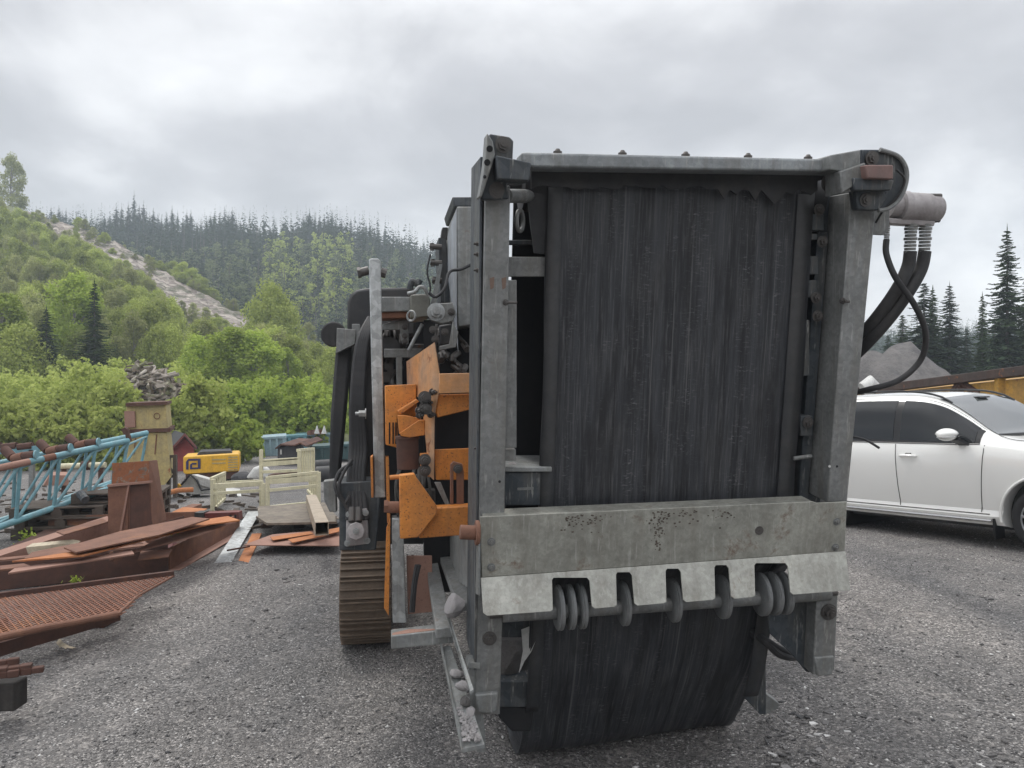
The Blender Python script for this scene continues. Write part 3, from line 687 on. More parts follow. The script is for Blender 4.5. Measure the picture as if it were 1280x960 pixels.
# side channels
def post(px_tl, px_tr, px_bl, px_br, yt, yb, nm='side_post'):
    mb = MB(); q = [F(px_tl, yt), F(px_tr, yt), F(px_br, yb), F(px_bl, yb)]; mb.prism(q, -mv*.014)
    return mb
mb = post(606, 638, 597, 629, 232, 742)
mb.prism([F(606, 232, -.002), F(609, 232, -.002), F(600, 742, -.002), F(597, 742, -.002)], -mv*.16)          # web
LP = mk('side_post', mb, frame_m, MC, .006)
for y in (348,):
    for x in (612, 627): mk('rust_scar', MB().prism([F(x, y, .0015), F(x+6, y-2, .0015), F(x+5, y+12, .0015), F(x+1, y+14, .0015)], -mv*.001), paint('scar_rust', (.16, .10, .075), (.20, .15, .12), .8), LP)
for (x, y) in ((632, 378), (604, 655)):
    mb = MB().bolt(F(x, y, .001), mv, .009, .012); mb.tube([F(x, y), F(x, y)+rv*.05], .006, 8); mk('bolt', mb, bolt_m, LP)
mb = MB(); mb.tube([F(624.5, 602, -.003), F(624.5, 602, .002)], .006, 12); mk('bolt_hole', mb, void_m, LP)
# dark outer side plate of the conveyor, reaching backwards
pl = [F(604, 196, -.012), F(596, 838, -.012)]
mb = MB(); q0, q1 = pl; dk = -mv*.33
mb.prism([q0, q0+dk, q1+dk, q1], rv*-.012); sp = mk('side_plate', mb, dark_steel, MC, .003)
for y in (305, 318, 338, 560):
    mk('bolt', MB().bolt(F(604, y, -.05)-rv*.012, -rv, .010, .02), bolt_m, sp)
# lower left leg below the guard
mb = MB(); mb.prism([F(597, 740, -.015), F(629, 740, -.015), F(624, 893, -.015), F(594, 893, -.015)], -mv*.012)
mb.prism([F(597, 740, -.016), F(600, 740, -.016), F(597, 893, -.016), F(594, 893, -.016)], -mv*.17)
mb.prism([F(626, 740, -.02), F(629, 740, -.02), F(625, 893, -.02), F(622, 893, -.02)], -mv*.05)
LL = mk('lower_leg', mb, frame_m, MC, .004)
mk('leg_shoe', MB().prism([F(594, 869, .012), F(623, 866, .012), F(622, 889, .012), F(614, 893, .012), F(597, 891, .012)], -mv*.03), light_steel, LL, .008)
mk('bolt', MB().bolt(F(612, 798, -.012), mv, .022, .02), bolt_m, LL)
mk('side_skirt', MB().prism([F(592, 830, -.03), F(600, 850, -.03), F(607, 925, -.03), F(607, 940, -.03), F(596, 940, -.03), F(583, 840, -.03)], -mv*.01), light_steel, MC)
mk('crease_lip', MB().prism([F(586, 828, .0), F(600, 830, .0), F(600, 836, .0), F(584, 834, .0)], -mv*.08), light_steel, MC)

# right channel: front flange, inner lip and web
mb = post(1064, 1096, 1034, 1059, 250, 628)
mb.prism([F(1092, 250, -.002), F(1096, 250, -.002), F(1059, 628, -.002), F(1055.5, 628, -.002)], -mv*.2)
RP = mk('side_post', mb, frame_m, MC, .006)
mb = MB(); mb.prism([F(1066, 240, -.004), F(1034, 628, -.004), F(1034, 628, -.004)-mv*.19, F(1066, 240, -.004)-mv*.19], rv*.01)
mb.prism([F(1068, 240, -.19), F(1036, 628, -.19), F(1024, 628, -.19), F(1056, 240, -.19)], -mv*.012)
mk('inner_web', mb, frame_m, RP, .004)
for (x, y, r0) in ((1053, 376, .010),): 
    mb = MB().bolt(F(x, y, -.0), mv, r0, .02); mb.tube([F(x-1, y, .01), F(x+9, y+1, .015)], .006, 8); mk('bolt', mb, bolt_m, RP)
for x in (1037, 1046): mk('bolt_hole', MB().tube([F(x, 583, -.004), F(x, 583, .002)], .006, 10), white_m if x == 1037 else void_m, RP)
mk('antenna_rod', MB().tube(smoothpath([F(1060, 545, -.02), F(1080, 549, .0), F(1099, 560, .02)]), .006, 8), rubber, MC)
# inner ledges, scraper holders and bolts on the right
xi = [(1012, 268, 1030, 288), (1010, 292, 1022, 300), (1009, 320, 1024, 343), (1008, 350, 1022, 372), (1004, 400, 1012, 470), (1001, 520, 1016, 545)]
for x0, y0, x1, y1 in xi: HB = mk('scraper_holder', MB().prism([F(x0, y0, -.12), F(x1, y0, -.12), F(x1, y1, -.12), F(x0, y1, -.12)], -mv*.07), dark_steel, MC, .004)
for x, y in ((1028, 302), (1020, 372), (1022, 395), (1010, 528), (1024, 262)): mk('bolt', MB().bolt(F(x, y, -.11), mv, .018, .02), bolt_m, HB)
mk('scraper_pin', MB().tube([F(992, 573, -.10), F(1014, 570, -.10)], .010, 10), frame_m, HB)
mk('inner_rail', MB().prism([F(1022, 290, -.16), F(1036, 290, -.16), F(1010, 628, -.16), F(998, 628, -.16)], -mv*.05), dark_steel, MC, .004)
mk('inner_strip', MB().prism([F(1030, 240, -.19), F(1062, 240, -.19), F(1026, 628, -.19), F(994, 628, -.19)], -mv*.02), dark_steel, MC, .004)

# gap on the left: cross members, ledge and black plates standing for the shade inside
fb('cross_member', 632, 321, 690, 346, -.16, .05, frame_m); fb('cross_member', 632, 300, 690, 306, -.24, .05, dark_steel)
fb('inner_channel', 631, 350, 646, 560, -.04, .03, frame_m); fb('inner_channel', 628, 562, 645, 576, -.06, .08, frame_m)
fb('inner_tray', 628, 584, 690, 590, -.10, .25, light_steel); fb('inner_tray_front', 628, 590, 690, 632, -.12, .02, dark_steel)
mk('slot_plate', MB().prism([F(647, 610, -.115), F(667, 609, -.115), F(667, 612, -.115), F(647, 613, -.115)], -mv*.004), frame_m, MC)
mb = MB(); mb.prism([F(643, 228, -.42), F(1056, 228, -.42), F(1030, 640, -.42), F(632, 640, -.42)], -mv*.02); mk('shade_back_plate', mb, void_m, MC)
mb = MB(); mb.prism([F(1052, 262, -.25), F(1052, 262, -.5), F(1020, 640, -.5), F(1020, 640, -.25)], rv*.01); mk('shade_side_plate', mb, void_m, MC)
mb = MB().ring(F(650, 276, -.13), rv*.9+mv*.5, .045, .010, 24, 8); mk('chain_ring', mb, frame_m, MC)
mk('roller_shaft', MB().tube([F(634, 245, -.06), F(668, 245, -.2)], .030, 16), frame_m, MC)
mk('hanging_rubber', MB().prism([F(657, 214, -.15), F(686, 214, -.15), F(686, 318, -.15), F(668, 316, -.15), F(661, 262, -.15)], -mv*.02), rubber, MC)

# top beam with its bolts
mb = MB(); A = F(652, 190, .04); B = F(1052, 199, .04); dn = F(652, 209, .04)-A; dn2 = F(1052, 215, .04)-B
mb.prism([A, B, B+dn2, A+dn], -mv*.13)
TB = mk('top_beam', mb, steel_galv('beam_steel', (.26, .28, .29), (.33, .35, .36), .3, .5, .1, 50), MC, .010)
for x in (697, 778, 857, 935, 1010):
    y = 190+(x-652)*.0225; p = F(x, y, -.03); mb = MB(); mb.tube([p-uv_*.01, p+uv_*.006], .019, 14); mb.tube([p+uv_*.006, p+uv_*.017], [.015, .008], 12); mk('bolt', mb, bolt_m, TB)
# left pivot bracket
LB = mk('pivot_bracket', MB().prism([F(612, 167, .07), F(637, 171, .07), F(642, 176, .07), F(641, 198, .07), F(634, 232, .07), F(637, 248, .07), F(601, 250, .07), F(605, 222, .07), F(612, 196, .07)], -mv*.055), dark_steel, MC, .006)
mk('holed_side_lug', MB().prism([F(609, 166, .13), F(616, 176, .13), F(619, 192, .13), F(615, 208, .13), F(609, 226, .13), F(602, 247, .13), F(599, 246, .13), F(604, 220, .13), F(607, 195, .13)], -mv*.10), light_steel, LB, .006)
for x, y, r0 in ((612, 186, .013), (609, 203, .013), (606, 221, .007)): mk('lug_hole', MB().tube([F(x, y, .128), F(x, y, .1335)], r0, 14), void_m, LB)
mk('pivot_arm', MB().prism([F(620, 194, .16), F(664, 203, .16), F(662, 226, .16), F(622, 224, .16)], -mv*.12), dark_steel, LB, .006)
mk('bolt', MB().bolt(F(629, 181, .07), mv, .022, .012), bolt_m, LB)
mk('bolt', MB().bolt(F(621, 238, .07), mv, .022, .008), bolt_m, LB)
# right pivot bracket
RB = mk('pivot_bracket', MB().prism([F(1037, 194, .10), F(1076, 187, .10), F(1076, 236, .10), F(1050, 243, .10), F(1050, 214, .10), F(1037, 212, .10)], -mv*.12), light_steel, MC, .006)
arc = [(1076, 187), (1100, 187), (1122, 195), (1132, 209), (1133, 226), (1126, 246), (1112, 260), (1098, 263), (1076, 258)]
mk('cover_plate', MB().prism([F(x, y, .07) for x, y in arc], -mv*.03), dark_steel, RB, .004)
mk('cover_rim', MB().tube(smoothpath([F(x, y, .08) for x, y in arc[1:8]]), .010, 8), light_steel, RB)
mk('pink_block', MB().prism([F(1082, 206, .16), F(1117, 206, .16), F(1117, 224, .16), F(1084, 223, .16)], -mv*.10), pink_m, RB, .006)
mk('block_seat', MB().prism([F(1066, 222, .13), F(1118, 225, .13), F(1114, 238, .13), F(1068, 238, .13)], -mv*.08), dark_steel, RB, .006)
mk('arm_plate', MB().prism([F(1050, 214, .12), F(1082, 203, .12), F(1082, 224, .12), F(1052, 242, .12)], -mv*.05), frame_m, RB, .006)
mk('lower_lug', MB().prism([F(1068, 236, .08), F(1104, 236, .08), F(1110, 248, .08), F(1098, 263, .08), F(1072, 262, .08)], -mv*.05), dark_steel, RB, .006)
for x, y, c_, r0 in ((1090, 198, .075, .022), (1082, 250, .082, .020), (1038, 229, -.08, .03)): mk('bolt', MB().bolt(F(x, y, c_), mv, r0, .012), bolt_m, RB)
mk('wire', MB().tube(smoothpath([F(1120, 212, .12), F(1131, 225, .11), F(1122, 246, .09), F(1105, 262, .06), F(1095, 278, -.02)]), .005, 8), rubber, RB)
# hydraulic motor, its mount, fittings and hoses
mk('motor_mount', MB().prism([F(1090, 262, -.03), F(1113, 252, -.03), F(1111, 290, -.03), F(1104, 294, -.03), F(1088, 293, -.03)], -mv*.02), frame_m, MC, .004)
c0 = F(1110, 257, -.08); c1 = F(1172, 262, -.08); ax = (c1-c0).normalized()
mb = MB(); mb.tube([c0, c0+ax*.05, c0+ax*.052, c0+ax*.09, c0+ax*.092, c1-ax*.06, c1-ax*.058, c1-ax*.012, c1], [.055, .055, .075, .075, .07, .072, .066, .066, .06], 20)
HM = mk('hydraulic_motor', mb, cast_m, MC)
for x, y in ((1176, 245), (1174, 275)): mk('bolt', MB().tube([F(x-14, y, -.06), F(x, y, -.06)], .012, 8), bolt_m, HM)
mk('port_block', MB().prism([F(1110, 272, -.04), F(1170, 276, -.04), F(1168, 283, -.04), F(1112, 280, -.04)], -mv*.08), cast_m, HM, .006)
for x, y0, y1 in ((1139, 280, 318), (1157, 280, 318), (1109, 282, 306)):
    big_ = x != 1109; r0 = .026 if big_ else .012; mb = MB(); n = 9
    for i in range(n):
        ya = y0+(y1-y0)*i/n; yb_ = y0+(y1-y0)*(i+.8)/n; mb.tube([F(x-(ya-y0)*.05, ya, -.06), F(x-(yb_-y0)*.05, yb_, -.06)], r0*(1.15 if i in (1, 4) else .98 if i % 2 else 1.05), 14)
    mk('hose_fitting', mb, frame_m, HM)
hos = [([(1138, 314, -.06), (1135, 333, -.06), (1124, 357, -.06), (1103, 388, -.10), (1076, 420, -.2), (1040, 455, -.45), (1000, 500, -.8)], .030),
       ([(1156, 314, -.06), (1151, 337, -.06), (1134, 367, -.06), (1108, 402, -.10), (1076, 437, -.2), (1040, 470, -.45), (1000, 515, -.8)], .030),
       ([(1108, 300, -.06), (1108, 318, -.04), (1119, 346, -.0), (1140, 376, .0), (1154, 404, -.02), (1157, 430, -.05), (1148, 454, -.08), (1122, 476, -.1), (1085, 487, -.15), (1050, 495, -.3)], .0145)]
for pts, r0 in hos: mk('hydraulic_hose', MB().tube(smoothpath([F(*p) for p in pts], 8), r0, 12), rubber, MC)

# belt guard: upper sheet, bent lower flap with notches
yT = lambda x: 645+(x-604)*(-20/454); yF = lambda x: 722+(x-604)*(-33/454); yB = lambda x: 770+(x-604)*(-32/454)
def interp_poly(x0, x1, fn, c, n=1): return [F(x0+(x1-x0)*i/n, fn(x0+(x1-x0)*i/n), c) for i in range(n+1)]
g0 = .045
mb = MB().prism([F(600, 646, g0), F(1016, yT(1016), g0), F(1021, yT(1021)+2, g0), F(1059, yT(1059)+2, g0), F(1056, yF(1056), g0), F(602, yF(602), g0)], -mv*.008)
mb.prism([F(604, 645, g0-.008), F(1016, yT(1016), g0-.008), F(1016, yT(1016)+3, g0-.008), F(604, 648, g0-.008)], -mv*.10)   # folded top lip
GD = mk('belt_guard', mb, guard_m, MC, .003)
def fl(x, y):     # flap plane: leans out from the fold towards the viewer
    yf = yF(x); k = (y-yf)/48.0; return F(x, y, g0+.002+.085*k)
nt_ = [(690, 737), (770, 790), (832, 851), (893, 911), (943, 985)]
pts = [(601, yF(601)), (1057, yF(1057)), (1063, yB(1063))]
ntops = []
for a_, b_ in nt_[::-1]:
    tp = yF((a_+b_)/2)+ (8 if b_-a_ > 30 else 6); lo_ = lambda x: yB(x)
    pts += [(b_+7, lo_(b_)), (b_+3, lo_(b_)-3), (b_, tp+4), (b_-3, tp), (a_+2, tp), (a_, tp+3), (a_+1, lo_(a_)-2), (a_-2, lo_(a_))]
pts += [(609, yB(609)), (604, yB(604)-4)]
# build the flap as strips so that it stays a clean sheet round the notches
mb = MB(); poly = [fl(x, y) for x, y in pts]
import mathutils
n_ = (poly[1]-poly[0]).cross(poly[2]-poly[0]).normalized()
tris = mathutils.geometry.tessellate_polygon([poly]); m0 = len(poly); th = n_*.008
if th.dot(mv) > 0: th = -th
mb.add(poly+[p+th for p in poly], [tuple(t_) for t_ in tris]+[tuple(i+m0 for i in t_[::-1]) for t_ in tris]+[(i, (i+1) % m0, (i+1) % m0+m0, i+m0) for i in range(m0)])
mk('guard_flap', mb, steel_galv('lit_zinc_flap', (.36, .36, .325), (.43, .43, .39), .35, .5, .18, 70), GD, 0, 20)  # paler than the guard sheet: light on the leaning flap put into its colour
for x, y in ((614, 677), (614, 709), (1046, 652), (1044, 684), (949, 663), (710, 644+3)): 
    if (x, y) == (710, 647): continue
    mk('bolt', MB().bolt(F(x, y, g0), mv, .0125 if x != 949 else .014, .014 if x != 949 else .003), frame_m if x != 949 else bolt_m, GD)
mb = MB(); rr_ = random.Random(5)
for i in range(130):
    cxp = rr_.choice([715, 745, 730, 822, 830, 860, 905]); x = rr_.gauss(cxp, 9); y = yT(x)+4+abs(rr_.gauss(0, 9)); 
    if y > yF(x)-4: continue
    p = F(x, y, g0); s_ = rr_.uniform(.002, .005); mb.box(p, s_*2, s_, s_*1.3, rv, mv, uv_)
for i in range(60):
    y = rr_.uniform(650, 690); x = 822+rr_.gauss(0, (692-y)*.13+1); p = F(x, y, g0); s_ = rr_.uniform(.0015, .004); mb.box(p, s_*2, s_, s_*1.6, rv, mv, uv_)
tag(mk('caked_mud', mb, woodd_m, GD, 0, 0), None, None, kind='stuff')
# return roller with rubber discs
rc = -.02
p0 = F(628, 769, rc); p1 = F(1036, 742, rc); RR = mk('return_roller', MB().tube([p0, p1], .033, 20), frame_m, MC)
mk('roller_axle', MB().tube([F(612, 770, rc), F(1046, 741, rc)], .014, 10), bolt_m, RR)
for x in (698, 712, 726, 779, 841, 902, 951, 965, 978):
    y = 764-(x-628)*27/408; c = F(x, y, rc); axr = (p1-p0).normalized()
    pr_ = [(-.013, .060), (-.014, .096), (-.009, .104), (-.002, .100), (.004, .104), (.010, .103), (.014, .094), (.013, .060)]
    mb = MB(); mb.tube([c+axr*q_ for q_, _ in pr_], [r_ for _, r_ in pr_], 36); o = mk('rubber_disc', mb, disc_m, RR, 0, 50)
# right lower cheek
mb = MB(); mb.prism([F(984, 748, -.1), F(1024, 744, -.1), F(1020, 842, -.1), F(1008, 840, -.1), F(990, 818, -.1), F(962, 792, -.1), F(960, 770, -.1)], -mv*.012); RC = mk('lower_cheek_plate', mb, dark_steel, MC, .003)
mb = MB(); mb.prism([F(1021, 740, -.015), F(1048, 738, -.015), F(1043, 838, -.015), F(1016, 844, -.015)], -mv*.10); mk('lower_leg', mb, frame_m, MC, .006)
mk('leg_shoe', MB().prism([F(1018, 822, -.005), F(1043, 820, -.005), F(1041, 844, -.005), F(1022, 846, -.005)], -mv*.06), light_steel, MC, .008)
mb = MB().bolt(F(1036, 765, -.012), mv, .028, .025); mb.ring(F(1036, 765, -.012), mv, .03, .008, 20, 6); mk('bolt', mb, bolt_m, RC)
mk('rear_fin', MB().prism([F(946, 812, -.62), F(957, 800, -.62), F(958, 893, -.62), F(950, 893, -.62), F(928, 870, -.62)], -mv*.05), dark_steel, MC, .004)
mk('fin_foot', MB().prism([F(958, 868, -.62), F(975, 880, -.62), F(972, 886, -.62), F(956, 894, -.62)], -mv*.08), light_steel, MC, .004)
for q in range(2): mk('hydraulic_hose', MB().tube(smoothpath([F(940, 795-q*6, -.3), F(958, 800+q*3, -.2), (F(975, 810+q*8, -.2)), F(996, 818+q*2, -.25), F(1010, 800, -.4)], 8), .02 if q else .014, 10), rubber, MC)
# left lower inside: cross tube, black block put in for the shade beside the belt and skirt
fb('cross_member', 625, 775, 700, 797, -.30, .05, dark_steel); fb('cross_member', 622, 852, 662, 884, -.32, .12, dark_steel)
mb = MB(); mb.prism([F(620, 884, -.34), F(668, 884, -.34), F(664, 915, -.34), F(640, 915, -.34), F(624, 898, -.34)], -mv*.3); mk('belt_shade_block', mb, void_m, MC, .01)

# ---------------- main body behind the conveyor (k = metres behind the face)
def qp(name, pts, k, th, mat_, bevel=.004, parent=MC): return plate(name, pts, Q, k, kv*th, mat_, bevel, parent)
def sp_(name, pts, a, th, mat_, bevel=.004, parent=MC): return plate(name, pts, S, a, rv*th, mat_, bevel, parent)
# hopper wall
HW = qp('hopper_wall', [(571, 258), (600, 258), (600, 405), (572, 409)], 1.1, 1.0, light_steel, .008)
qp('wall_cap', [(565, 246), (604, 246), (604, 259), (568, 258)], 1.3, .6, dark_steel, .008, HW)
mk('wall_return', MB().prism([Q(571, 260, 1.1), Q(560, 292, 1.5), Q(560, 345, 1.5), Q(573, 440, 1.1), Q(571, 400, 1.1)], kv*.02), steel_galv('cool_panel', (.30, .33, .37), (.35, .38, .42), .2, .5, .05), HW)
mk('wall_cable', MB().tube(smoothpath([Q(600, 325, 1.07), Q(578, 336, 1.06), Q(562, 340, 1.05), Q(556, 360, 1.0), Q(545, 371, 1.0), Q(536, 366, 1.0)]), .009, 8), rubber, MC)
PT = qp('ladder_post', [(548, 297), (558, 297), (563, 378), (551, 378)], 1.6, .3, dark_steel, .004)
qp('post_head', [(553, 284), (560, 284), (559, 300), (551, 298)], 1.6, .1, black_m, .004, PT)
mb = MB()
for x, y in ((540, 308), (541, 328), (543, 350)): mk('valve_stub', MB().tube([Q(x-3, y, 1.55), Q(552, y+1, 1.55)], .018, 8).tube([Q(x, y-4, 1.55), Q(x, y+5, 1.55)], .013, 8), bolt_m, MC)
mk('slack_cable', MB().tube(smoothpath([Q(538, 318, 1.5), Q(534, 340, 1.5), Q(538, 362, 1.5), Q(530, 385, 1.5), Q(540, 400, 1.5)]), .006, 6), rubber, MC)
mk('diagonal_brace', MB().prism([Q(549, 330, 1.5), Q(553, 330, 1.5), Q(545, 380, 1.5), Q(537, 400, 1.5), Q(534, 398, 1.5)], kv*.02), light_steel, MC)
BR = qp('bolted_bracket', [(538, 380), (566, 378), (571, 392), (566, 402), (552, 405), (539, 400)], 1.0, .05, light_steel, .006)
mk('bolt', MB().bolt(Q(545, 390, 1.0), -kv, .034, .03), galv, BR); mk('bolt', MB().bolt(Q(564, 390, 1.0), -kv, .014, .02), bolt_m, BR)
qp('bracket_leg', [(566, 402), (573, 415), (570, 434), (549, 438), (549, 433), (562, 430)], 1.0, .03, light_steel, .003)
qp('bracket_shade_plate', [(550, 405), (600, 405), (600, 470), (549, 470)], 1.35, .05, void_m, 0)  # black sheet painting the shade behind the bracket
qp('black_duct', [(548, 407), (566, 404), (568, 430), (550, 432)], 1.2, .15, black_m, .01)
mb = MB()
for x, y in ((541, 412), (544, 424), (541, 436), (546, 446), (556, 415)): mk('bolt', MB().bolt(Q(x, y, .98), -kv, .014, .02), bolt_m, MC)
mk('linkage_rod', MB().tube([Q(546, 405, 1.), Q(543, 445, 1.)], .008, 8), bolt_m, MC)
# arm between upright and body
qp('cross_arm', [(476, 371), (513, 371), (513, 389), (476, 390)], 1.5, .25, light_steel, .006)
qp('arm_underside', [(476, 390), (513, 389), (513, 397), (476, 398)], 1.52, .2, rust_m, .004)
AH = qp('arm_housing', [(513, 368), (532, 367), (538, 372), (537, 396), (513, 398)], 1.4, .35, paint('olive_grey_housing', (.20, .20, .17), (.15, .15, .13), .5, 0, rust=.1), .010)
mk('pipe_bundle', MB().tube(smoothpath([Q(510, 367, 1.35), Q(518, 365, 1.33), Q(524, 359, 1.33), Q(530, 360, 1.33), Q(536, 370, 1.35)]), .012, 8), galv, AH)
mk('pipe_bundle', MB().tube(smoothpath([Q(512, 362, 1.5), Q(515, 352, 1.5), Q(522, 355, 1.5), Q(525, 350, 1.5)]), .02, 8), dark_steel, AH)
mk('shackle', MB().ring(Q(514, 395, 1.35), kv+rv*.8, .03, .007, 20, 6), galv, AH)
# rounded black cover behind
qp('rounded_cover', [(434, 420), (434, 378), (438, 368), (446, 362), (458, 360), (520, 359), (520, 420)], 2.3, .6, black_m, .02)
qp('dark_back_plate', [(436, 396), (530, 396), (530, 680), (436, 680)], 2.9, .1, void_m, 0)  # plain black plate behind the machinery
mb = MB(); r = random.Random(11)
qp('engine_bracket', [(478, 405), (502, 400), (511, 400), (511, 430), (503, 430), (500, 412), (478, 412)], 1.6, .04, light_steel, .004)
for x, y in ((506, 409), (506, 420), (506, 427)): mk('bolt', MB().bolt(Q(x, y, 1.6), -kv, .012, .015), bolt_m, MC)
mk('engine_hose', MB().tube(smoothpath([Q(528, 405, 1.5), Q(520, 420, 1.5), Q(511, 438, 1.5)]), .012, 8), galv, MC)
mk('filter_drum', MB().tube([Q(487, 435, 1.75), Q(487, 435, 2.3)], .07, 20), black_m, MC)
qp('crossmember', [(480, 436), (528, 436), (520, 447), (480, 447)], 1.7, .1, frame_m, .004)
qp('upright', [(495, 444), (503, 444), (503, 486), (496, 486)], 1.7, .1, frame_m, .004)
for i in range(14):
    x = r.uniform(474, 520); y = r.uniform(405, 480); mb.tube(smoothpath([Q(x, y, 1.9), Q(x+r.uniform(-8, 8), y+12, 1.85), Q(x+r.uniform(-10, 10), y+30, 1.95)], 4), r.uniform(.008, .02), 8)
for i in range(16):
    x = r.uniform(474, 525); y = r.uniform(405, 475); p = Q(x, y, 1.95); mb.box(p, r.uniform(.04, .12), .1, r.uniform(.03, .1), rv, kv, zv)
mk('engine_pipework', mb, bolt_m, MC, .003); mb = MB()
for i in range(10):
    x = r.uniform(551, 590); y = r.uniform(408, 462); mb.tube(smoothpath([Q(x, y, 1.25), Q(x+r.uniform(-10, 10), y+8, 1.22), Q(x+r.uniform(-14, 14), y+r.uniform(-10, 20), 1.3)], 4), r.uniform(.008, .022), 8)
mk('feeder_pipework', mb, bolt_m, MC, .003); mb = MB()
for i in range(12):
    x = r.uniform(500, 540); y = r.uniform(590, 640); p = Q(x, y, 1.3); mb.box(p, r.uniform(.03, .12), .1, r.uniform(.03, .12), rv, kv, zv)
for i in range(8):
    x = r.uniform(498, 540); mb.tube(smoothpath([Q(x, 585, 1.25), Q(x+r.uniform(-6, 6), 610, 1.2), Q(x+r.uniform(-12, 12), 648, 1.3)], 4), r.uniform(.008, .016), 8)
mk('lower_pipework', mb, paint('dusty_grey_pipework', (.10, .10, .095), (.06, .055, .05), .6, 0, rust=.3), MC, .003)
# galvanised uprights
GP = mk('galvanized_upright', MB().prism([Q(461, 325, 1.30), Q(463, 323, 1.30), Q(473, 323, 1.30), Q(476, 326, 1.30), Q(482, 622, 1.30), Q(468, 622, 1.30)], kv*.10), galv, MC, .006)
mk('pin', MB().tube([Q(449, 341, 1.34), Q(461, 338, 1.34)], .026, 14).tube([Q(447, 341, 1.34), Q(451, 340.5, 1.34)], .033, 6).tube([Q(476, 340, 1.34), Q(483, 342, 1.34)], .030, 10), bolt_m, GP)
for x, th, nm in ((463, .01, 'hinge_cheek'), (483, .01, 'hinge_cheek')):
    qp(nm, [(x, 572), (x+3, 570), (x+4, 622), (x+1, 622)] if x == 463 else [(482, 572), (486, 572), (488, 654), (484, 654)], 1.25, .12, orange_m, .002)
mk('bolt', MB().bolt(Q(457, 517, 1.3), -rv, .02, .04), galv, GP)
qp('galvanized_stub', [(490, 648), (504, 648), (508, 779), (491, 779)], 1.22, .12, galv, .006)
# black hoses and the leaning duct on the far left side
mk('leaning_duct', MB().prism([Q(420, 432, 2.0), Q(440, 425, 2.0), Q(432, 520, 2.0), Q(424, 603, 2.0), Q(411, 603, 2.0), Q(413, 520, 2.0)], kv*.15), rubber, MC, .02)
qp('inner_upright', [(440, 405), (450, 405), (446, 600), (436, 600)], 2.1, .1, frame_m, .004)
PB = qp('pulley_bracket', [(421, 410), (445, 412), (444, 430), (420, 442)], 1.9, .12, frame_m, .004)
mk('pulley', MB().tube([Q(417, 418, 1.95), Q(417, 418, 2.05)], .085, 28), rubber, MC, .01)
for i in range(5): mk('hydraulic_hose', MB().tube(smoothpath([Q(462+i*2, 398, 1.9), Q(448+i*2.5, 430, 1.75), Q(441+i*3, 500, 1.7), Q(440+i*4, 560, 1.7), Q(437+i*4, 600, 1.6), Q(436+i*5.5, 650, 1.5)], 8), .021, 10), rubber, MC)
for i in range(2): mk('hydraulic_hose', MB().tube(smoothpath([Q(440, 575+i*4, 1.6), Q(430-i*6, 590, 1.55), Q(423-i*4, 610, 1.5), Q(430, 628, 1.5), Q(437, 640-i*20, 1.5)], 8), .011, 8), rubber, MC)
qp('cable_duct', [(451, 420), (470, 420), (466, 600), (447, 600)], 1.8, .2, black_m, .01)
qp('side_box', [(404, 602), (419, 600), (421, 640), (412, 640), (405, 625)], 1.6, .1, frame_m, .004)
DM = qp('drive_housing', [(424, 604), (478, 600), (470, 688), (424, 688)], 1.55, .35, dark_steel, .008)
qp('valve_plate', [(433, 640), (459, 635), (461, 680), (432, 684)], 1.50, .05, cast_m, .008)
mk('valve_block', MB().tube([Q(445, 664, 1.5), Q(445, 664, 1.38)], .055, 8), cast_m, DM, .004)
for x, y in ((436, 643), (457, 641), (434, 679), (459, 676), (445, 664)): mk('bolt', MB().bolt(Q(x, y, 1.49 if x != 445 else 1.38), -kv, .013, .02), galv, DM)
for x in (440, 448): mk('hose_fitting', MB().tube([Q(x, 635, 1.5), Q(x, 652, 1.45)], .022, 10), bolt_m, DM)
# orange bodywork
qp('orange_box', [(481, 482), (520, 480), (521, 520), (497, 522), (497, 560), (482, 556)], 1.10, .25, orange_m, .005)
mb = MB()
for x in (486, 490.5, 494): mb.prism([Q(x, 528, 1.097), Q(x+1.8, 528, 1.097), Q(x+1.8, 555, 1.097), Q(x, 555, 1.097)], kv*.003)
mk('vent_slots', mb, void_m, MC)
mk('orange_gusset', MB().prism([Q(497, 514, .95), Q(521, 499, .95), Q(524, 502, .95), Q(500, 519, .95)], kv*.18), orange_m, MC, .003)
mk('orange_gusset', MB().prism([Q(497, 519, .92), Q(505, 519, .92), Q(527, 523, .92), Q(499, 543, .92)], kv*.05), orange_m, MC, .003)
mk('orange_gusset', MB().prism([Q(500, 541, .90), Q(524, 525, .90), Q(531, 525, .90), Q(531, 544, .90), Q(512, 547, .90), Q(501, 545, .90)], kv*.05), orange_m, MC, .003)
mk('rubber_buffer', MB().tube([Q(509, 547, .97), Q(510, 586, .97)], [.062, .060], 24).tube([Q(509, 545, .97), Q(509, 549, .97)], .067, 24), rust_d, MC, .003)
mk('orange_curtain', MB().prism([Q(508, 452, 1.4), Q(543, 428, .80), Q(549, 466, .78), Q(548, 492, .78), Q(543, 520, .8), Q(542, 600, .8), Q(536, 594, .82), Q(531, 540, .9), Q(527, 500, 1.0), Q(509, 486, 1.38)], kv*.012+rv*.004), orange_s, MC, 0)
qp('orange_lintel', [(549, 467), (596, 466), (596, 491), (549, 492)], .74, .03, orange_s, .004)
qp('orange_lintel', [(549, 493), (596, 492), (596, 510), (547, 522), (545, 515)], .82, .03, orange_m, .004)
qp('orange_panel', [(543, 562), (596, 560), (596, 600), (545, 600)], .86, .02, orange_m, .004)
qp('opening_shade_plate', [(530, 400), (600, 400), (600, 740), (530, 740)], 1.45, .02, void_m, 0)  # solid black sheet standing for the shaded depth of the body
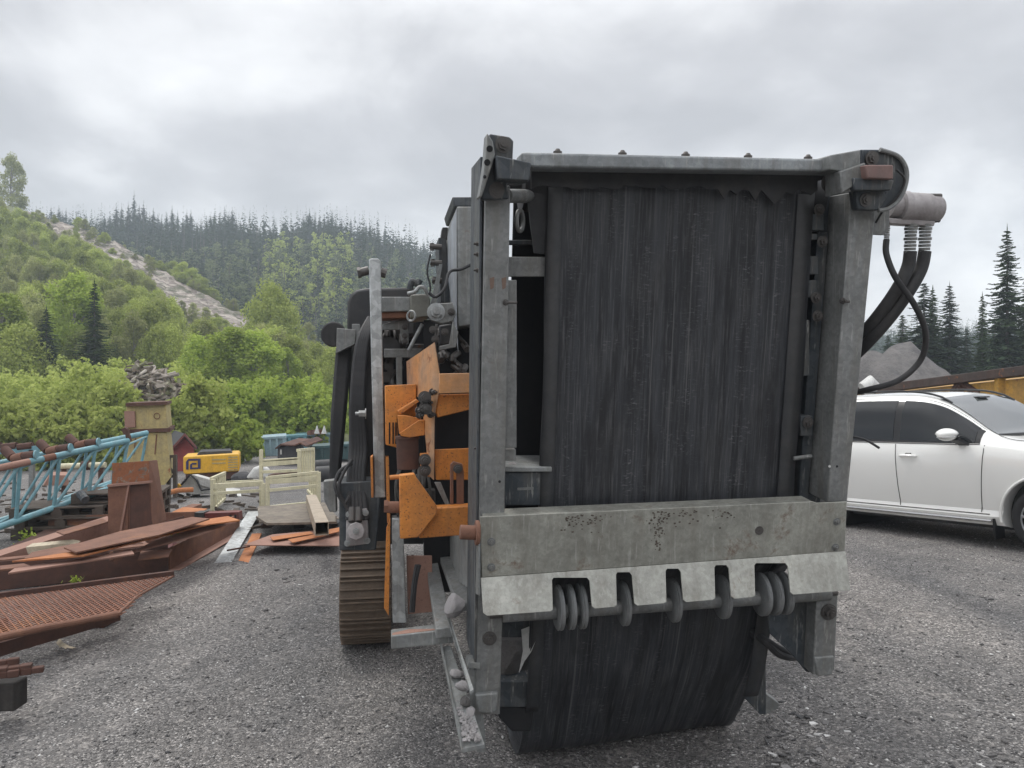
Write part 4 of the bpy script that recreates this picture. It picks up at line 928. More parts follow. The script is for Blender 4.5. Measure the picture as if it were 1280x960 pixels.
qp('feeder_shade_plate', [(545, 505), (597, 500), (597, 565), (545, 565)], 1.0, .02, void_m, 0)  # black sheet in place of the shade inside the feeder
mb = MB()
for x, y, rr0 in ((531, 497, .024), (532, 510, .024), (531, 575, .022), (531, 588, .022)): mk('bolt', MB().bolt(Q(x, y, .80), -kv, rr0, .04), bolt_m, MC)
for x, y in ((540, 490), (524, 519), (538, 518), (535, 503), (523, 513)): mk('bolt', MB().bolt(Q(x, y, .82), rv*.5-kv, .013, .03), bolt_m, MC)
qp('bolt_lug', [(525, 567), (538, 566), (538, 597), (526, 592)], .84, .03, orange_m, .004)
mk('lever', MB().prism([Q(563, 581, .70), Q(567, 577, .70), Q(578, 580, .70), Q(580, 590, .70), Q(580, 632, .70), Q(571, 632, .70), Q(571, 588, .70), Q(567, 586, .70), Q(567, 634, .70), Q(563, 634, .70)], kv*.03), rust_m, MC, .003)
mk('bolt', MB().bolt(Q(572, 586, .70), -kv, .016, .02), bolt_m, MC)
qp('strut', [(543, 603), (551, 603), (566, 640), (561, 640)], .8, .02, frame_m, .002)
qp('orange_beam', [(524, 636), (597, 632), (597, 668), (524, 673)], .62, .10, orange_m, .006)
OB = qp('orange_bracket', [(499, 594), (518, 592), (521, 598), (546, 633), (546, 643), (523, 672), (500, 674)], .55, .06, orange_m, .006)
mk('bracket_pin', MB().tube([Q(484, 634, .62), Q(500, 634, .62)], .03, 14).tube([Q(480, 633, .62), Q(485, 633, .62)], .034, 6), rust_m, OB)
mk('bracket_pin', MB().tube([Q(487, 597, .66), Q(500, 596, .66)], .012, 10), orange_m, OB)
mk('pivot_pin', MB().tube([F(575, 665, .02), F(597, 666, .02)], .032, 20).tube([F(594, 666, .02), F(599, 666, .02)], .055, 20), rust_m, MC, .003)
# belt side structures low down
sp_('side_skirt_panel', [(541, 676), (598, 662), (598, 745), (566, 722)], -.02, .01, light_steel)
mb = MB()
def ab(px, py, z):  # point at height z on the pixel ray
    return Z(px, py, z)
# sloping ledge beams running back towards the track
P1 = [Q(529, 678, 1.9), Q(541, 676, 1.9), Q(566, 784, .48), Q(545, 786, .48)]
mk('ledge_beam', MB().prism(P1, Vector((0, 0, -.05))), frame_m, MC, .004)
mk('ledge_beam', MB().prism([Q(543, 676, 1.9), Q(556, 676, 1.9), Q(592, 752, .5), Q(572, 756, .5)], Vector((0, 0, -.04))), frame_m, MC, .004)
CH = mk('chute_tray', MB().prism([Q(551, 809, .55), Q(563, 806, .55), Q(606, 930, -.06), Q(577, 936, -.06)], Vector((0, 0, -.02))), light_steel, MC, .003)
mk('tray_lip', MB().prism([Q(550, 806, .55), Q(552, 806, .55), Q(580, 935, -.06), Q(577, 933, -.06)], Vector((0, 0, .012))), light_steel, CH)
mk('tray_lip', MB().prism([Q(556, 766, .5), Q(560, 768, .5), Q(592, 865, -.02), Q(588, 868, -.02)], Vector((0, 0, .012))), light_steel, CH)
mk('low_beam', MB().prism([Q(489, 795, .62), Q(566, 786, .55), Q(567, 804, .55), Q(489, 812, .62)], kv*.11), light_steel, MC, .006)
mk('beam_rust_top', MB().prism([Q(490, 794.5, .63), Q(545, 787.5, .58), Q(541, 783, .70), Q(492, 787, .73)], Vector((0, 0, .003))), rust_p, MC)
qp('inner_guard', [(508, 695), (540, 695), (541, 765), (510, 768)], 1.3, .02, rust_p, .003)
for i in range(2): mk('hydraulic_hose', MB().tube(smoothpath([Q(524-i*3, 706, 1.1), Q(519-i*2, 730, 1.1), Q(516-i*2, 765, 1.1)], 6), .012, 8), rubber, MC)
qp('orange_edge_plate', [(483, 660), (488, 648), (486, 770), (480, 760)], 1.2, .02, orange_m, .002)
# crawler tracks
def track(a0, a1, kf, name='crawler_track'):
    kc = kf+.36; R0 = .345; zc = .365; L = 3.1
    def pos(s_):     # path round the track, starting at the bottom front going up
        half = math.pi*R0
        if s_ < half: t_ = s_/R0; return kc-R0*math.sin(t_), zc-R0*math.cos(t_), t_
        s_ -= half
        if s_ < L: return kc+s_, zc+R0, math.pi
        s_ -= L
        if s_ < half: t_ = s_/R0; return kc+L+R0*math.sin(t_), zc+R0*math.cos(t_), math.pi+t_
        s_ -= half; return kc+L-s_, zc-R0, 2*math.pi
    tot = 2*math.pi*R0+2*L; n = 58; tr = None
    ctr = O+kv*(kc+L/2)+rv*((a0+a1)/2); mbb = MB()
    def wp(a, k, z): p = O+rv*a+kv*k; return Vector((p.x, p.y, z))
    pts = [wp(a0+.05, kc-R0*.8*math.sin(math.pi*i/10), zc-R0*.8*math.cos(math.pi*i/10)) for i in range(11)]+[wp(a0+.05, kc+L+R0*.8*math.sin(math.pi*i/10), zc+R0*.8*math.cos(math.pi*i/10)) for i in range(11)]
    mbb.prism(pts, rv*(a1-a0-.1)); tr = mk(name, mbb, rust_d, MC)
    for i in range(n):
        k, z, t_ = pos(tot*(i+.5)/n); wd = tot/n*1.03
        if k > kc+1.2: continue
        nrm = (-kv*math.sin(t_)+Vector((0, 0, -math.cos(t_)))).normalized(); tg = rv.cross(nrm).normalized()
        c = wp((a0+a1)/2, k, z); mb = MB(); mb.box(c, a1-a0, wd, .022, rv, tg, nrm)
        for q in (-.42, 0, .42): mb.box(c+nrm*.022+tg*wd*q, a1-a0-.01, .012, .026, rv, tg, nrm)
        mk('track_shoe', mb, track_m, tr, .003, 30)
track_m = rusty('worn_track_steel', (.11, .082, .06), (.19, .14, .10), (.22, .105, .05), .75)
at0 = (Q(425, 760, 2.60)-O).dot(rv); at1 = (Q(489, 760, 2.60)-O).dot(rv)
kf = 2.46
track(at0, at1, kf); track(1.85, 1.85+at1-at0, kf)
# main chassis and hopper volume behind (seen from other positions)
mb = MB(); 
def mbox(name, a0, a1, k0_, k1_, z0_, z1_, mat_, bevel=.01):
    p = O+rv*((a0+a1)/2)+kv*((k0_+k1_)/2); p = Vector((p.x, p.y, (z0_+z1_)/2)); return mk(name, MB().box(p, a1-a0, k1_-k0_, z1_-z0_, rv, kv, zv), mat_, MC, bevel)
mbox('chassis', .12, 1.6, 1.5, 6.0, .55, 1.05, dark_steel); mbox('engine_cover', .1, 1.75, 3.0, 5.6, 1.05, 2.2, orange_m, .05); mbox('feed_hopper', .05, 1.8, 1.6, 3.4, 1.9, 2.62, light_steel, .02)
mbox('crusher_box', .25, 1.55, 1.5, 2.9, 1.05, 1.9, black_m)

# loose things lying on the machine
def rock(name, c, s, label, mat_=rock_m, seed=0, flat=.7, cat='rock', group=None):
    r = random.Random(seed); v = []; f = []; n1_, n2_ = 6, 8
    import bmesh
    bm = bmesh.new(); bmesh.ops.create_icosphere(bm, subdivisions=2, radius=s)
    for q in bm.verts:
        k = 1+.22*math.sin(q.co.x/s*2.3+seed)+.18*math.cos(q.co.y/s*3.1+seed*2)+r.uniform(-.07, .07); q.co *= k; q.co.z *= flat
        for ax_ in range(2):
            pn = Vector((math.cos(seed+ax_*2), math.sin(seed*1.3+ax_), .6)).normalized(); d = q.co.dot(pn)
            if d > s*.55: q.co -= pn*(d-s*.55)
    me = bpy.data.meshes.new(name); bm.to_mesh(me); bm.free(); me.materials.append(mat_); o = bpy.data.objects.new(name, me); COL.objects.link(o); o.location = c
    return tag(o, label, cat, group)
rock('rock', Q(570, 757, .42), .05, 'pale grey rock lying on the ledge beam beside the post', seed=3, flat=1.0)
rock('rock', Q(571, 842, .33), .036, 'grey rock highest in the chute tray', seed=5)
rock('rock', Q(577, 857, .22), .033, 'lumpy rock second from the top in the chute tray', seed=6)
rock('rock', Q(581, 875, .16), .03, 'dark round rock third from the top in the chute tray', seed=7, mat_=mound_m)
rock('rock', Q(588, 890, .12), .026, 'lowest grey rock in the chute tray', seed=8)
rock('rubble_heap', F(638, 818, -.5), .14, 'heap of dark gravel behind the lower left leg', mat_=mound_m, seed=9, flat=1.0, cat='gravel heap')
rock('rock', F(641, 583, -.16), .035, 'pale stone on the inner tray at the left of the belt', seed=12, flat=.6)
rock('rock', F(657, 584, -.18), .03, 'smaller brown stone on the inner tray close to the belt', seed=13, flat=.5, mat_=mound_m)
r_ = random.Random(21); mb = MB()
for i in range(420):
    t_ = r_.uniform(0, 1)**.8; y = 815+t_*112; xl = 553+(y-809)*.207; x = r_.uniform(xl+2, xl+9+t_*14); p = Q(x, y, .55-.61*t_); s_ = r_.uniform(.004, .013)
    a = Vector((r_.uniform(-1, 1), r_.uniform(-1, 1), r_.uniform(-.6, .6))).normalized(); b_ = a.orthogonal().normalized(); mb.box(p+Vector((0, 0, s_*.5)), s_*1.4, s_, s_*.8, a, b_, a.cross(b_))
tag(mk('crushed_stone', mb, rock_m, None, 0, 0), 'small crushed stone and dust lying in the chute tray', 'stones', kind='stuff')
o = mk('plastic_sheet', MB().prism([F(652, 788, -.28), F(668, 782, -.28), F(670, 800, -.24), (F(664, 815, -.24)), F(656, 826, -.26), F(649, 841, -.28), F(654, 815, -.28)], -mv*.01), white_m, None, 0)
tag(o, 'torn white plastic scrap hanging beside the lower belt loop', 'plastic scrap')
# ------------------------------------------------------------------ the scrap yard on the left
def one(name, mb, m_, label, cat, group=None, bevel=.003, kind=None, smooth=30): return tag(mk(name, mb, m_, None, bevel, smooth), label, cat, group, kind)
def empt(name, loc, label, cat, group=None): return thing(name, loc, label, cat, group)
def zplate(pts, z, th=.012):    # plate lying at height z whose corners project at these photograph points
    if isinstance(z, (int, float)): z = [z]*len(pts)
    return MB().prism([Z(x, y, q) for (x, y), q in zip(pts, z)], Vector((0, 0, -th)))
# turquoise lattice truss
A0 = T(-90, 604, 9.3); A1 = T(160, 551, 12.0); B0 = T(-90, 690, 9.4); B1 = T(150, 606, 11.9)
back = Vector((-.25, 1.15, .05))
def dv(px, dep, side=0, up=0): return Vector(((px-640)/FPX*dep+side, dep, up))
def lerp(a, b, t_): return a+(b-a)*t_
TR = empt('lattice_truss', (A0+B1)/2-Vector((0, 0, .9)), 'turquoise lattice conveyor truss with rusty patches lying across pallets', 'truss')
def chord(a, b, m_=turq, r0=.045): return MB().tube([a, b], r0, 14)
for a, b in ((A0, A1), (B0, B1), (A0+back, A1+back), (B0+back, B1+back)): mk('chord', chord(a, b), turq, TR)
mk('rusty_sleeve', MB().tube([lerp(A0, A1, .10), lerp(A0, A1, .44)], .048, 14), rust_p, TR)
mk('rusty_sleeve', MB().tube([lerp(A0, A1, .51), lerp(A0, A1, .57)], .049, 14), rust_m, TR)
mb = MB(); N_ = 5
for i in range(N_+1):
    t_ = i/N_
    mb.tube([lerp(A0, A1, t_), lerp(B0, B1, t_)], .026, 8)
    if i < N_: mb.tube([lerp(B0, B1, t_), lerp(A0, A1, t_+1/N_)], .022, 8)
mk('side_lattice', mb, turq, TR); mb = MB()
for i in range(N_+1):
    t_ = i/N_
    mb.tube([lerp(A0, A1, t_)+back, lerp(B0, B1, t_)+back], .024, 8)
    if i < N_: mb.tube([lerp(B0, B1, t_)+back, lerp(A0, A1, t_+1/N_)+back], .02, 8)
mk('side_lattice', mb, turq, TR); mb = MB()
for i in range(N_+1):
    t_ = i/N_
    mb.tube([lerp(B0, B1, t_), lerp(B0, B1, t_)+back], .022, 8)
    if i < N_: mb.tube([lerp(B0, B1, t_), lerp(B0, B1, t_+1/N_)+back], .02, 8)
    mb.tube([lerp(A0, A1, t_)-Vector((0, 0, .06)), lerp(A0, A1, t_)+back-Vector((0, 0, .06))], .018, 8)
mk('cross_bracing', mb, turq, TR)
for t_ in (.44, .62, .78):
    p = lerp(A0, A1, t_)+Vector((0, 0, .07)); d = Vector((.06, 1.0, .10)).normalized(); sx = (A1-A0).normalized()
    mk('idler_roller', MB().tube([p+sx*.10, p-sx*.20+back*.28], .065, 16), rust_d, TR, .006)
    mk('idler_roller', MB().tube([p-sx*.22+back*.3, p-sx*.50+back*.55-Vector((0, 0, .02))], .065, 16), rust_m, TR, .006)
    mk('idler_roller', MB().tube([p-sx*.52+back*.57, p-sx*.78+back*.85+Vector((0, 0, .12))], .065, 16), rust_d, TR, .006)
    mk('roller_cap', MB().tube([p+sx*.10, p+sx*.14-back*.03], .07, 16), turq, TR)
mk('end_bracket', MB().prism([T(155, 534, 12), T(159, 536, 12), T(163, 550, 12), T(158, 552, 12)], Vector((0, .05, 0))), rust_d, TR)
mk('clamp', MB().tube([T(100, 617, 11), T(107, 625, 10.9)], .06, 10), dark_steel, TR)
# second frame with tubes behind it
FB = empt('idler_frame', T(20, 640, 14.5), 'dark grey conveyor idler frame with a row of brown rollers far left behind the truss', 'conveyor frame')
mk('rail', MB().beam(T(-40, 566, 14.5), T(48, 561, 14.5), .08, .12), turq, FB)
mk('leg', MB().beam(T(-5, 566, 14.5), T(-5, 640, 14.5), .08, .08, up=Vector((0, 1, 0))), frame_m, FB); mk('leg', MB().beam(T(40, 562, 14.5), T(40, 640, 14.5), .08, .08, up=Vector((0, 1, 0))), frame_m, FB)
for x in (-30, -8, 12, 32): mk('idler_roller', MB().tube([T(x-9, 559, 14.5), T(x+9, 557, 14.5)], .07, 12), rust_d, FB)
AX = empt('axle_bar', T(100, 590, 13.4), 'dark axle with white painted ends lying behind the truss', 'axle')
mk('shaft', MB().tube([T(74, 583, 13.4), T(132, 581, 13.4)], .05, 12), cream, AX); mk('collar', MB().tube([T(103, 582, 13.4), T(112, 581.7, 13.4)], .08, 12), rust_d, AX); mk('stand', MB().beam(T(80, 583, 13.45), T(80, 640, 13.45), .06, .06, up=Vector((0, 1, 0))), rust_d, AX)
mk('stand', MB().beam(T(126, 583, 13.45), T(126, 640, 13.45), .06, .06, up=Vector((0, 1, 0))), rust_d, AX)
# pallets: stack of three under the truss
def pallet_mesh_parts(name, label, cat, group, m_):
    r_ = empt(name, (0, 0, 0), label, cat, group); mb = MB()
    for i in range(7): mb.box((0, -.35+.117*i, .133), 1.2, .095, .022)
    mk('top_boards', mb, m_, r_, .003); mb = MB()
    for x in (-.55, 0, .55): mb.box((x, 0, .111), .10, .8, .022)
    mk('stringer', mb, m_, r_, .003); mb = MB()
    for x in (-.53, 0, .53):
        for y in (-.35, 0, .35): mk('block', MB().box((x, y, .061), .14, .10, .078), m_, r_, .003)
    mb = MB()
    for y in (-.35, 0, .35): mb.box((0, y, .011), 1.2, .10, .022)
    mk('bottom_boards', mb, m_, r_, .003); return r_
def clone(o, loc, rz, label):
    c = o.copy(); COL.objects.link(c)
    for ch in list(o.children): d = ch.copy(); COL.objects.link(d); d.parent = c
    c.location = loc; c.rotation_euler = (0, 0, rz); c['label'] = label; return c
pg = G(62, 674); P0 = pallet_mesh_parts('wooden_pallet', 'bottom pallet of the stack under the blue truss', 'pallet', 'pallets under the truss', woodd_m)
P0.location = pg+Vector((0, .45, 0)); P0.rotation_euler = (0, 0, .18)
for k_, (dx, rz, l_) in enumerate(((.06, .12, 'second pallet from the ground in the stack under the blue truss'), (-.03, .22, 'third pallet from the ground in the stack under the blue truss'))): clone(P0, P0.location+Vector((dx, 0, .146*(k_+1))), rz, l_)
pg2 = G(120, 668); q_ = clone(P0, pg2+Vector((.1, .5, 0)), .15, 'lowest pallet of the right-hand stack under the truss end')
for k_ in range(3): clone(P0, pg2+Vector((.1+.02*k_, .5, .146*(k_+1))), .15+.05*k_, ['second pallet up in the right-hand stack under the truss end', 'third pallet up in the right-hand stack under the truss end', 'top pallet of the right-hand stack under the truss end'][k_])
one('rust_box', MB().prism([T(54, 607, 12.8), T(62, 594, 12.8), T(84, 594, 12.8), T(86, 607, 12.8)], dv(86, .5)), rust_p, 'small pinkish rust box seen through the truss', 'steel box')
# yellow hopper tower
HT = empt('yellow_hopper_tower', T(186, 610, 16), 'tall faded yellow steel hopper with a rusty side door and a rust band', 'hopper')
mk('upper_box', MB().prism([T(158, 507, 16), T(207, 505, 16), T(210, 537, 16), T(158, 538, 16)], dv(207, 1.1, .10)), yellow_old, HT, .01)
mk('rust_door', MB().prism([T(155, 514, 15.95), T(168, 514, 15.95), T(169, 534, 15.95), T(156, 535, 15.95)], Vector((0, .04, 0))), rust_p, HT, .004)
mk('round_stain', MB().ring(T(196, 520, 15.98), Vector((0, 1, 0)), .06, .008, 20, 6), rust_m, HT)
mk('rust_band', MB().prism([T(157, 537, 15.95), T(213, 535, 15.95), T(213, 540, 15.95), T(157, 541, 15.95)], dv(211, 1.15, .10)), rust_d, HT, .004)
mk('lower_body', MB().prism([T(158, 541, 16), T(208, 540, 16), T(214, 596, 16), T(196, 620, 16), T(152, 620, 16), T(155, 580, 16)], dv(210, 1.1, .10)), yellow_old, HT, .01)
mb = MB()
for x in (169, 182, 195): mb.prism([T(x, 543, 15.985), T(x+1.3, 543, 15.985), T(x-1, 568, 15.985), T(x-2.2, 568, 15.985)], Vector((0, .01, 0)))
mk('rust_streaks', mb, rust_m, HT); mk('top_lip', MB().prism([T(157, 504, 15.9), T(209, 502, 15.9), T(209, 506, 15.9), T(157, 508, 15.9)], dv(209, 1.2, .10)), rust_d, HT)
mk('leaning_chain', MB().beam(T(155, 535, 15.8), T(162, 552, 15.8), .05, .1), rust_d, HT)
mb = MB(); mb.beam(T(211, 572, 16.2), T(211, 626, 16.2), .07, .07, up=Vector((0, 1, 0))); mb.beam(T(219, 570, 16.2), T(219, 622, 16.2), .07, .07, up=Vector((0, 1, 0))); mb.beam(T(209, 571, 16.2), T(221, 570, 16.2), .06, .06); mb.beam(T(200, 596, 16.2), T(221, 595, 16.2), .06, .06); mb.beam(T(209, 580, 16.2), T(219, 594, 16.2), .04, .04)
mk('steel_stand', mb, woodd_m, HT)
# red shed
SH = empt('red_shed', T(232, 598, 27), 'small red wooden shed with a black felt roof left of the yellow compressor', 'shed')
mk('wall', MB().prism([T(217, 560, 27), T(231, 547, 27), T(243, 561, 27), T(242, 600, 27), T(217, 600, 27)], dv(231, 2.2, -.45)), red_m, SH)
mb = MB(); d_ = dv(231, 2.5, -.5); a, b, c = T(215, 563, 26.8), T(231.5, 545, 26.8), T(246, 562, 26.8)
mb.prism([a, b, b+Vector((0, 0, .08)), a+Vector((-.05, 0, .08))], d_); mk('roof', mb, roof_m, SH)
mb = MB().prism([c, b, b+Vector((0, 0, .08)), c+Vector((.05, 0, .08))], d_); mk('roof', mb, roof_m, SH)
mb = MB().prism([a, b, b+Vector((0, 0, .10)), a+Vector((0, 0, .10))], Vector((0, -.05, 0))).prism([c, b, b+Vector((0, 0, .10)), c+Vector((0, 0, .10))], Vector((0, -.05, 0))); mk('barge_board', mb, dred_m, SH)
# compressor with blue emblem
CP = empt('yellow_compressor', T(265, 597, 24), 'yellow compressor housing with a dark blue emblem and vent slats', 'compressor')
mk('housing', MB().prism([T(229, 571, 24), T(297, 567, 24), T(299, 569, 24), T(299, 589, 24), T(231, 593, 24), T(229, 590, 24)], dv(297, 1.2, .05)), yellow_m, CP, .03)
mb = MB(); D_ = 23.98
def lg(pts): mb.prism([T(x, y, D_) for x, y in pts], Vector((0, .015, 0)))
lg([(232.5, 587), (232.5, 577), (235.5, 573.6), (235.5, 587)]); lg([(235.5, 573.6), (250.5, 573.2), (250.5, 575.6), (235.5, 576)]); lg([(237.5, 586.8), (237.5, 581), (240, 578.6), (240, 586.6)]); lg([(240, 578.6), (245.5, 578.4), (245.5, 580.6), (240, 580.8)]); lg([(247.2, 575.6), (250.5, 575.6), (250.5, 586), (247.2, 586)]); lg([(240, 584.5), (247.2, 584.2), (247.2, 586.2), (240, 586.6)])
mk('emblem', mb, bluelogo, CP)
mb = MB()
for i in range(6): mb.prism([T(285, 571+i*3.2, D_), T(297, 570.5+i*3.2, D_), T(297, 572+i*3.2, D_), T(285, 572.5+i*3.2, D_)], Vector((0, .015, 0)))
for y in (573.5, 578): mb.prism([T(265, y+.5, D_), T(282, y, D_), T(282, y+1.5, D_), T(265, y+2, D_)], Vector((0, .015, 0)))
mk('vent_slats', mb, yellow_old, CP); mk('exhaust_cover', MB().prism([T(246, 569, 24.3), T(250, 565, 24.3), T(288, 563.5, 24.3), T(291, 567, 24.3)], dv(290, .9)), roof_m, CP)
mk('base_frame', MB().prism([T(232, 593, 24.1), T(298, 589, 24.1), T(298, 598, 24.1), T(232, 601, 24.1)], dv(298, 1)), rust_d, CP)
# collapsed tarp
TP = empt('collapsed_canvas', T(245, 615, 17), 'collapsed dirty white canvas in front of the yellow compressor', 'canvas')
mk('canvas', MB().prism([T(221, 612, 17), T(239, 594, 17), T(262, 606, 17), T(263, 617, 17), T(240, 619, 17)], dv(262, .8, 0, -.1)), white_m, TP, .02)
mk('canvas_fold', MB().prism([T(239, 593, 16.95), T(264, 600, 16.95), T(265, 611, 16.95), T(248, 606, 16.95)], Vector((.1, .1, 0))), white_m, TP, .01)
mk('dark_edge', MB().tube([T(222, 611, 16.95), T(238, 593.5, 16.95), T(246, 600, 16.9), T(252, 613, 16.9), T(264, 611, 16.9)], .025, 6), roof_m, TP); mk('yellow_corner', MB().beam(T(219, 611, 16.9), T(225, 606, 16.9), .08, .08), yellow_m, TP)
one('canvas_sheet', MB().prism([G(268, 618), G(262, 608), G(300, 612), G(302, 622)], Vector((0, 0, .03))), white_m, 'low crumpled pale sheet lying flat right of the collapsed canvas', 'sheet')
one('orange_pole', MB().tube([T(203, 618, 14.5), T(222, 613, 14.8), T(241, 612, 15)], .05, 10), rust_o, 'orange rusty pole lying in front of the yellow tower', 'pole')
# cream steel racks
def rack(name, label, posts, rails, bars, D_):
    r_ = empt(name, T(posts[0][0], posts[0][2], D_), label, 'steel rack', 'cream steel racks')
    for x, y0, y1, dd in posts: mk('post', MB().beam(T(x, y0, D_+dd), T(x, y1, D_+dd), .055, .055, up=Vector((0, 1, 0))), cream, r_, .004)
    for x0, y0, x1, y1, d0, d1, h in rails: mk('rail', MB().beam(T(x0, y0, D_+d0), T(x1, y1, D_+d1), .05, h), cream, r_, .004)
    for (x0, yt0, yb0, d0, x1, yt1, yb1, d1, n) in bars:
        for i in range(n):
            t_ = (i+.5)/n; x = x0+(x1-x0)*t_; mk('vertical_bar', MB().beam(T(x, yt0+(yt1-yt0)*t_, D_+d0+(d1-d0)*t_), T(x, yb0+(yb1-yb0)*t_, D_+d0+(d1-d0)*t_), .03, .03, up=Vector((0, 1, 0))), cream, r_)
    return r_
rack('cream_rack', 'low cream steel rack at the left with a short barred end', [(265.5, 599, 638, 0), (280, 592, 625, 1.6), (329, 604, 636, 0)],
     [(264, 598.5, 281, 591, 0, 1.6, .05), (266, 608, 329, 604, 0, 0, .085), (266, 617, 329, 613, 0, 0, .05), (281, 603, 328, 601, 1.6, 1.4, .05), (266, 637, 281, 623, 0, 1.6, .05)],
     [(267, 600, 637, 0, 280, 593, 624, 1.6, 5)], 12.9)
rack('cream_rack', 'cream steel rack on the right of the three with barred right end', [(334.5, 596, 637, 0), (398.5, 590, 631, 0), (388, 588, 618, 1.5)],
     [(335, 602, 398, 598, 0, 0, .085), (335, 613, 398, 607, 0, 0, .05), (336, 634, 384, 629, 0, 0, .05), (335, 597, 398, 590.5, 0, 0, .05), (385, 613, 399, 630, 1.5, 0, .05)],
     [(386, 592, 615, 1.5, 398, 592, 630, 0, 5)], 12.6)
rack('cream_rack', 'tall cream steel rack standing behind the two low ones', [(326.5, 562, 638, 0), (391.5, 563, 602, 1.0), (374, 563, 600, 0)],
     [(327, 580, 374, 576, 0, 0, .10), (327, 576, 374, 573, 0, 0, .04), (372, 563, 392, 561, 0, 1.0, .05), (327, 590, 374, 588, 0, 0, .05)],
     [(374, 564, 600, 0, 391, 563, 600, 1.0, 6)], 13.3)
# weathered deck, tube, plates
DK = empt('timber_deck', G(370, 662), 'grey weathered timber deck lying under the cream racks', 'deck')
mb = MB(); 
for i in range(6):
    t0 = i/6; t1 = (i+.9)/6
    mb.prism([Z(320+(334-320)*t0, 645+(654-645)*t0-0, .16), Z(418, 644+8*t0, .16), Z(421, 644+8*t1, .16), Z(320+(334-320)*t1, 645+9*t1, .16)], Vector((0, 0, -.03)))
mk('boards', mb, wood_m, DK); mk('deck_plate', MB().prism([Z(322, 633, .13), Z(405, 628, .13), Z(424, 648, .13), Z(324, 652, .13)], Vector((0, 0, -.03))), wood_m, DK)
for x in (333, 374, 416): mk('skid', MB().prism([Z(x-7, 655, .12), Z(x+6, 654, .12), Z(x+6, 660, .02), Z(x-7, 661, .02)], Vector((0, .5, 0))), roof_m, DK, .01)
mb = MB().beam(T(389, 624.5, 12.0), T(402.5, 661, 8.6), .15, .15, 'tube', .008); one('square_tube', mb, tube_m, 'beige square steel tube with its open end towards the camera', 'steel tube', bevel=.004)
one('rust_plate', zplate([(304, 681), (340, 668), (424, 660), (425, 682)], .04), rust_p, 'broad pink-rust plate flat on the gravel beside the deck', 'steel plate')
for i, (pts, l_) in enumerate((([(338, 671), (388, 664), (392, 667), (341, 675)], 'narrow orange strip furthest back on the pink-rust plate'), ([(360, 674), (405, 666), (407, 669), (366, 678)], 'narrow orange strip in front on the pink-rust plate'), ([(404, 663), (424, 659), (425, 664), (408, 668)], 'short orange strip right of the square tube'))): one('steel_strip', zplate(pts, .075+.01*i, .01), rust_o, l_, 'steel strip', 'orange strips')
# I-beam and orange flat bar
gI = T(273, 717, 8.75); gI.z += .0; one('steel_girder', MB().beam(T(274, 719, 8.7), T(318, 645, 12.2), .19, .155, 'I', .014), galv, 'pale grey I-section girder lying on the gravel', 'girder', bevel=.002)
one('flat_bar', MB().beam(T(301, 711, 8.75), T(321, 668, 10.6), .13, .03), rust_o, 'orange rusty flat bar lying beside the grey girder', 'flat bar')
one('thin_rod', MB().tube([T(284, 688, 9.4), T(312, 683, 9.7)], .012, 6), rust_d, 'thin rusty rod crossing under the grey girder', 'rod')
# rusty trough frame and the plates heaped on it
def GW(px, py, z): return Z(px, py, z)
TZ = .16
def wall(a, b, m_, name, par, h=.30, th=.02):
    d = (b-a); up = Vector((0, 0, h)); nrm = d.cross(Vector((0, 0, 1))).normalized()*th; return mk(name, MB().prism([a, b, b+up, a+up], nrm), m_, par, .003)
c1_ = G(-95, 748); c2_ = G(210, 714); c3_ = G(298, 664); c4_ = G(60, 672)
TF = empt('rusty_trough', G(100, 730), 'long rusty steel trough frame under the heap of plates', 'steel frame')
wall(c1_, c2_, rust_d, 'front_wall', TF); wall(c2_, c3_, rust_m, 'right_wall', TF, .26); wall(c3_, c4_, rust_m, 'back_wall', TF); 
up_ = Vector((0, 0, .30)); mk('front_flange', MB().prism([c1_+up_, c2_+up_, c2_+up_+Vector((.02, .16, .0)), c1_+up_+Vector((.02, .16, 0))], Vector((0, 0, .012))), rust_m, TF)
mk('corner_cap', MB().prism([Z(172, 701, .2), Z(210, 697, .2), Z(215, 688, .2), Z(176, 690, .2)], Vector((0, 0, .012))), rust_m, TF)
mk('right_flange', MB().prism([c2_+Vector((0, 0, .01)), c3_+Vector((0, 0, .01)), c3_+Vector((.14, 0, .01)), c2_+Vector((.14, -.02, .01))], Vector((0, 0, .01))), rust_p, TF)
mk('floor_plate', MB().prism([c1_+up_*.4, c2_+up_*.4, c3_+up_*.4, c4_+up_*.4], Vector((0, 0, .01))), rust_d, TF)
one('rusty_beam', MB().beam(T(-60, 722, 8.2), T(142, 655, 10.2), .22, .20, 'box'), rust_p, 'thick pink-brown rusty beam at the back of the heap running to the left edge', 'steel beam')
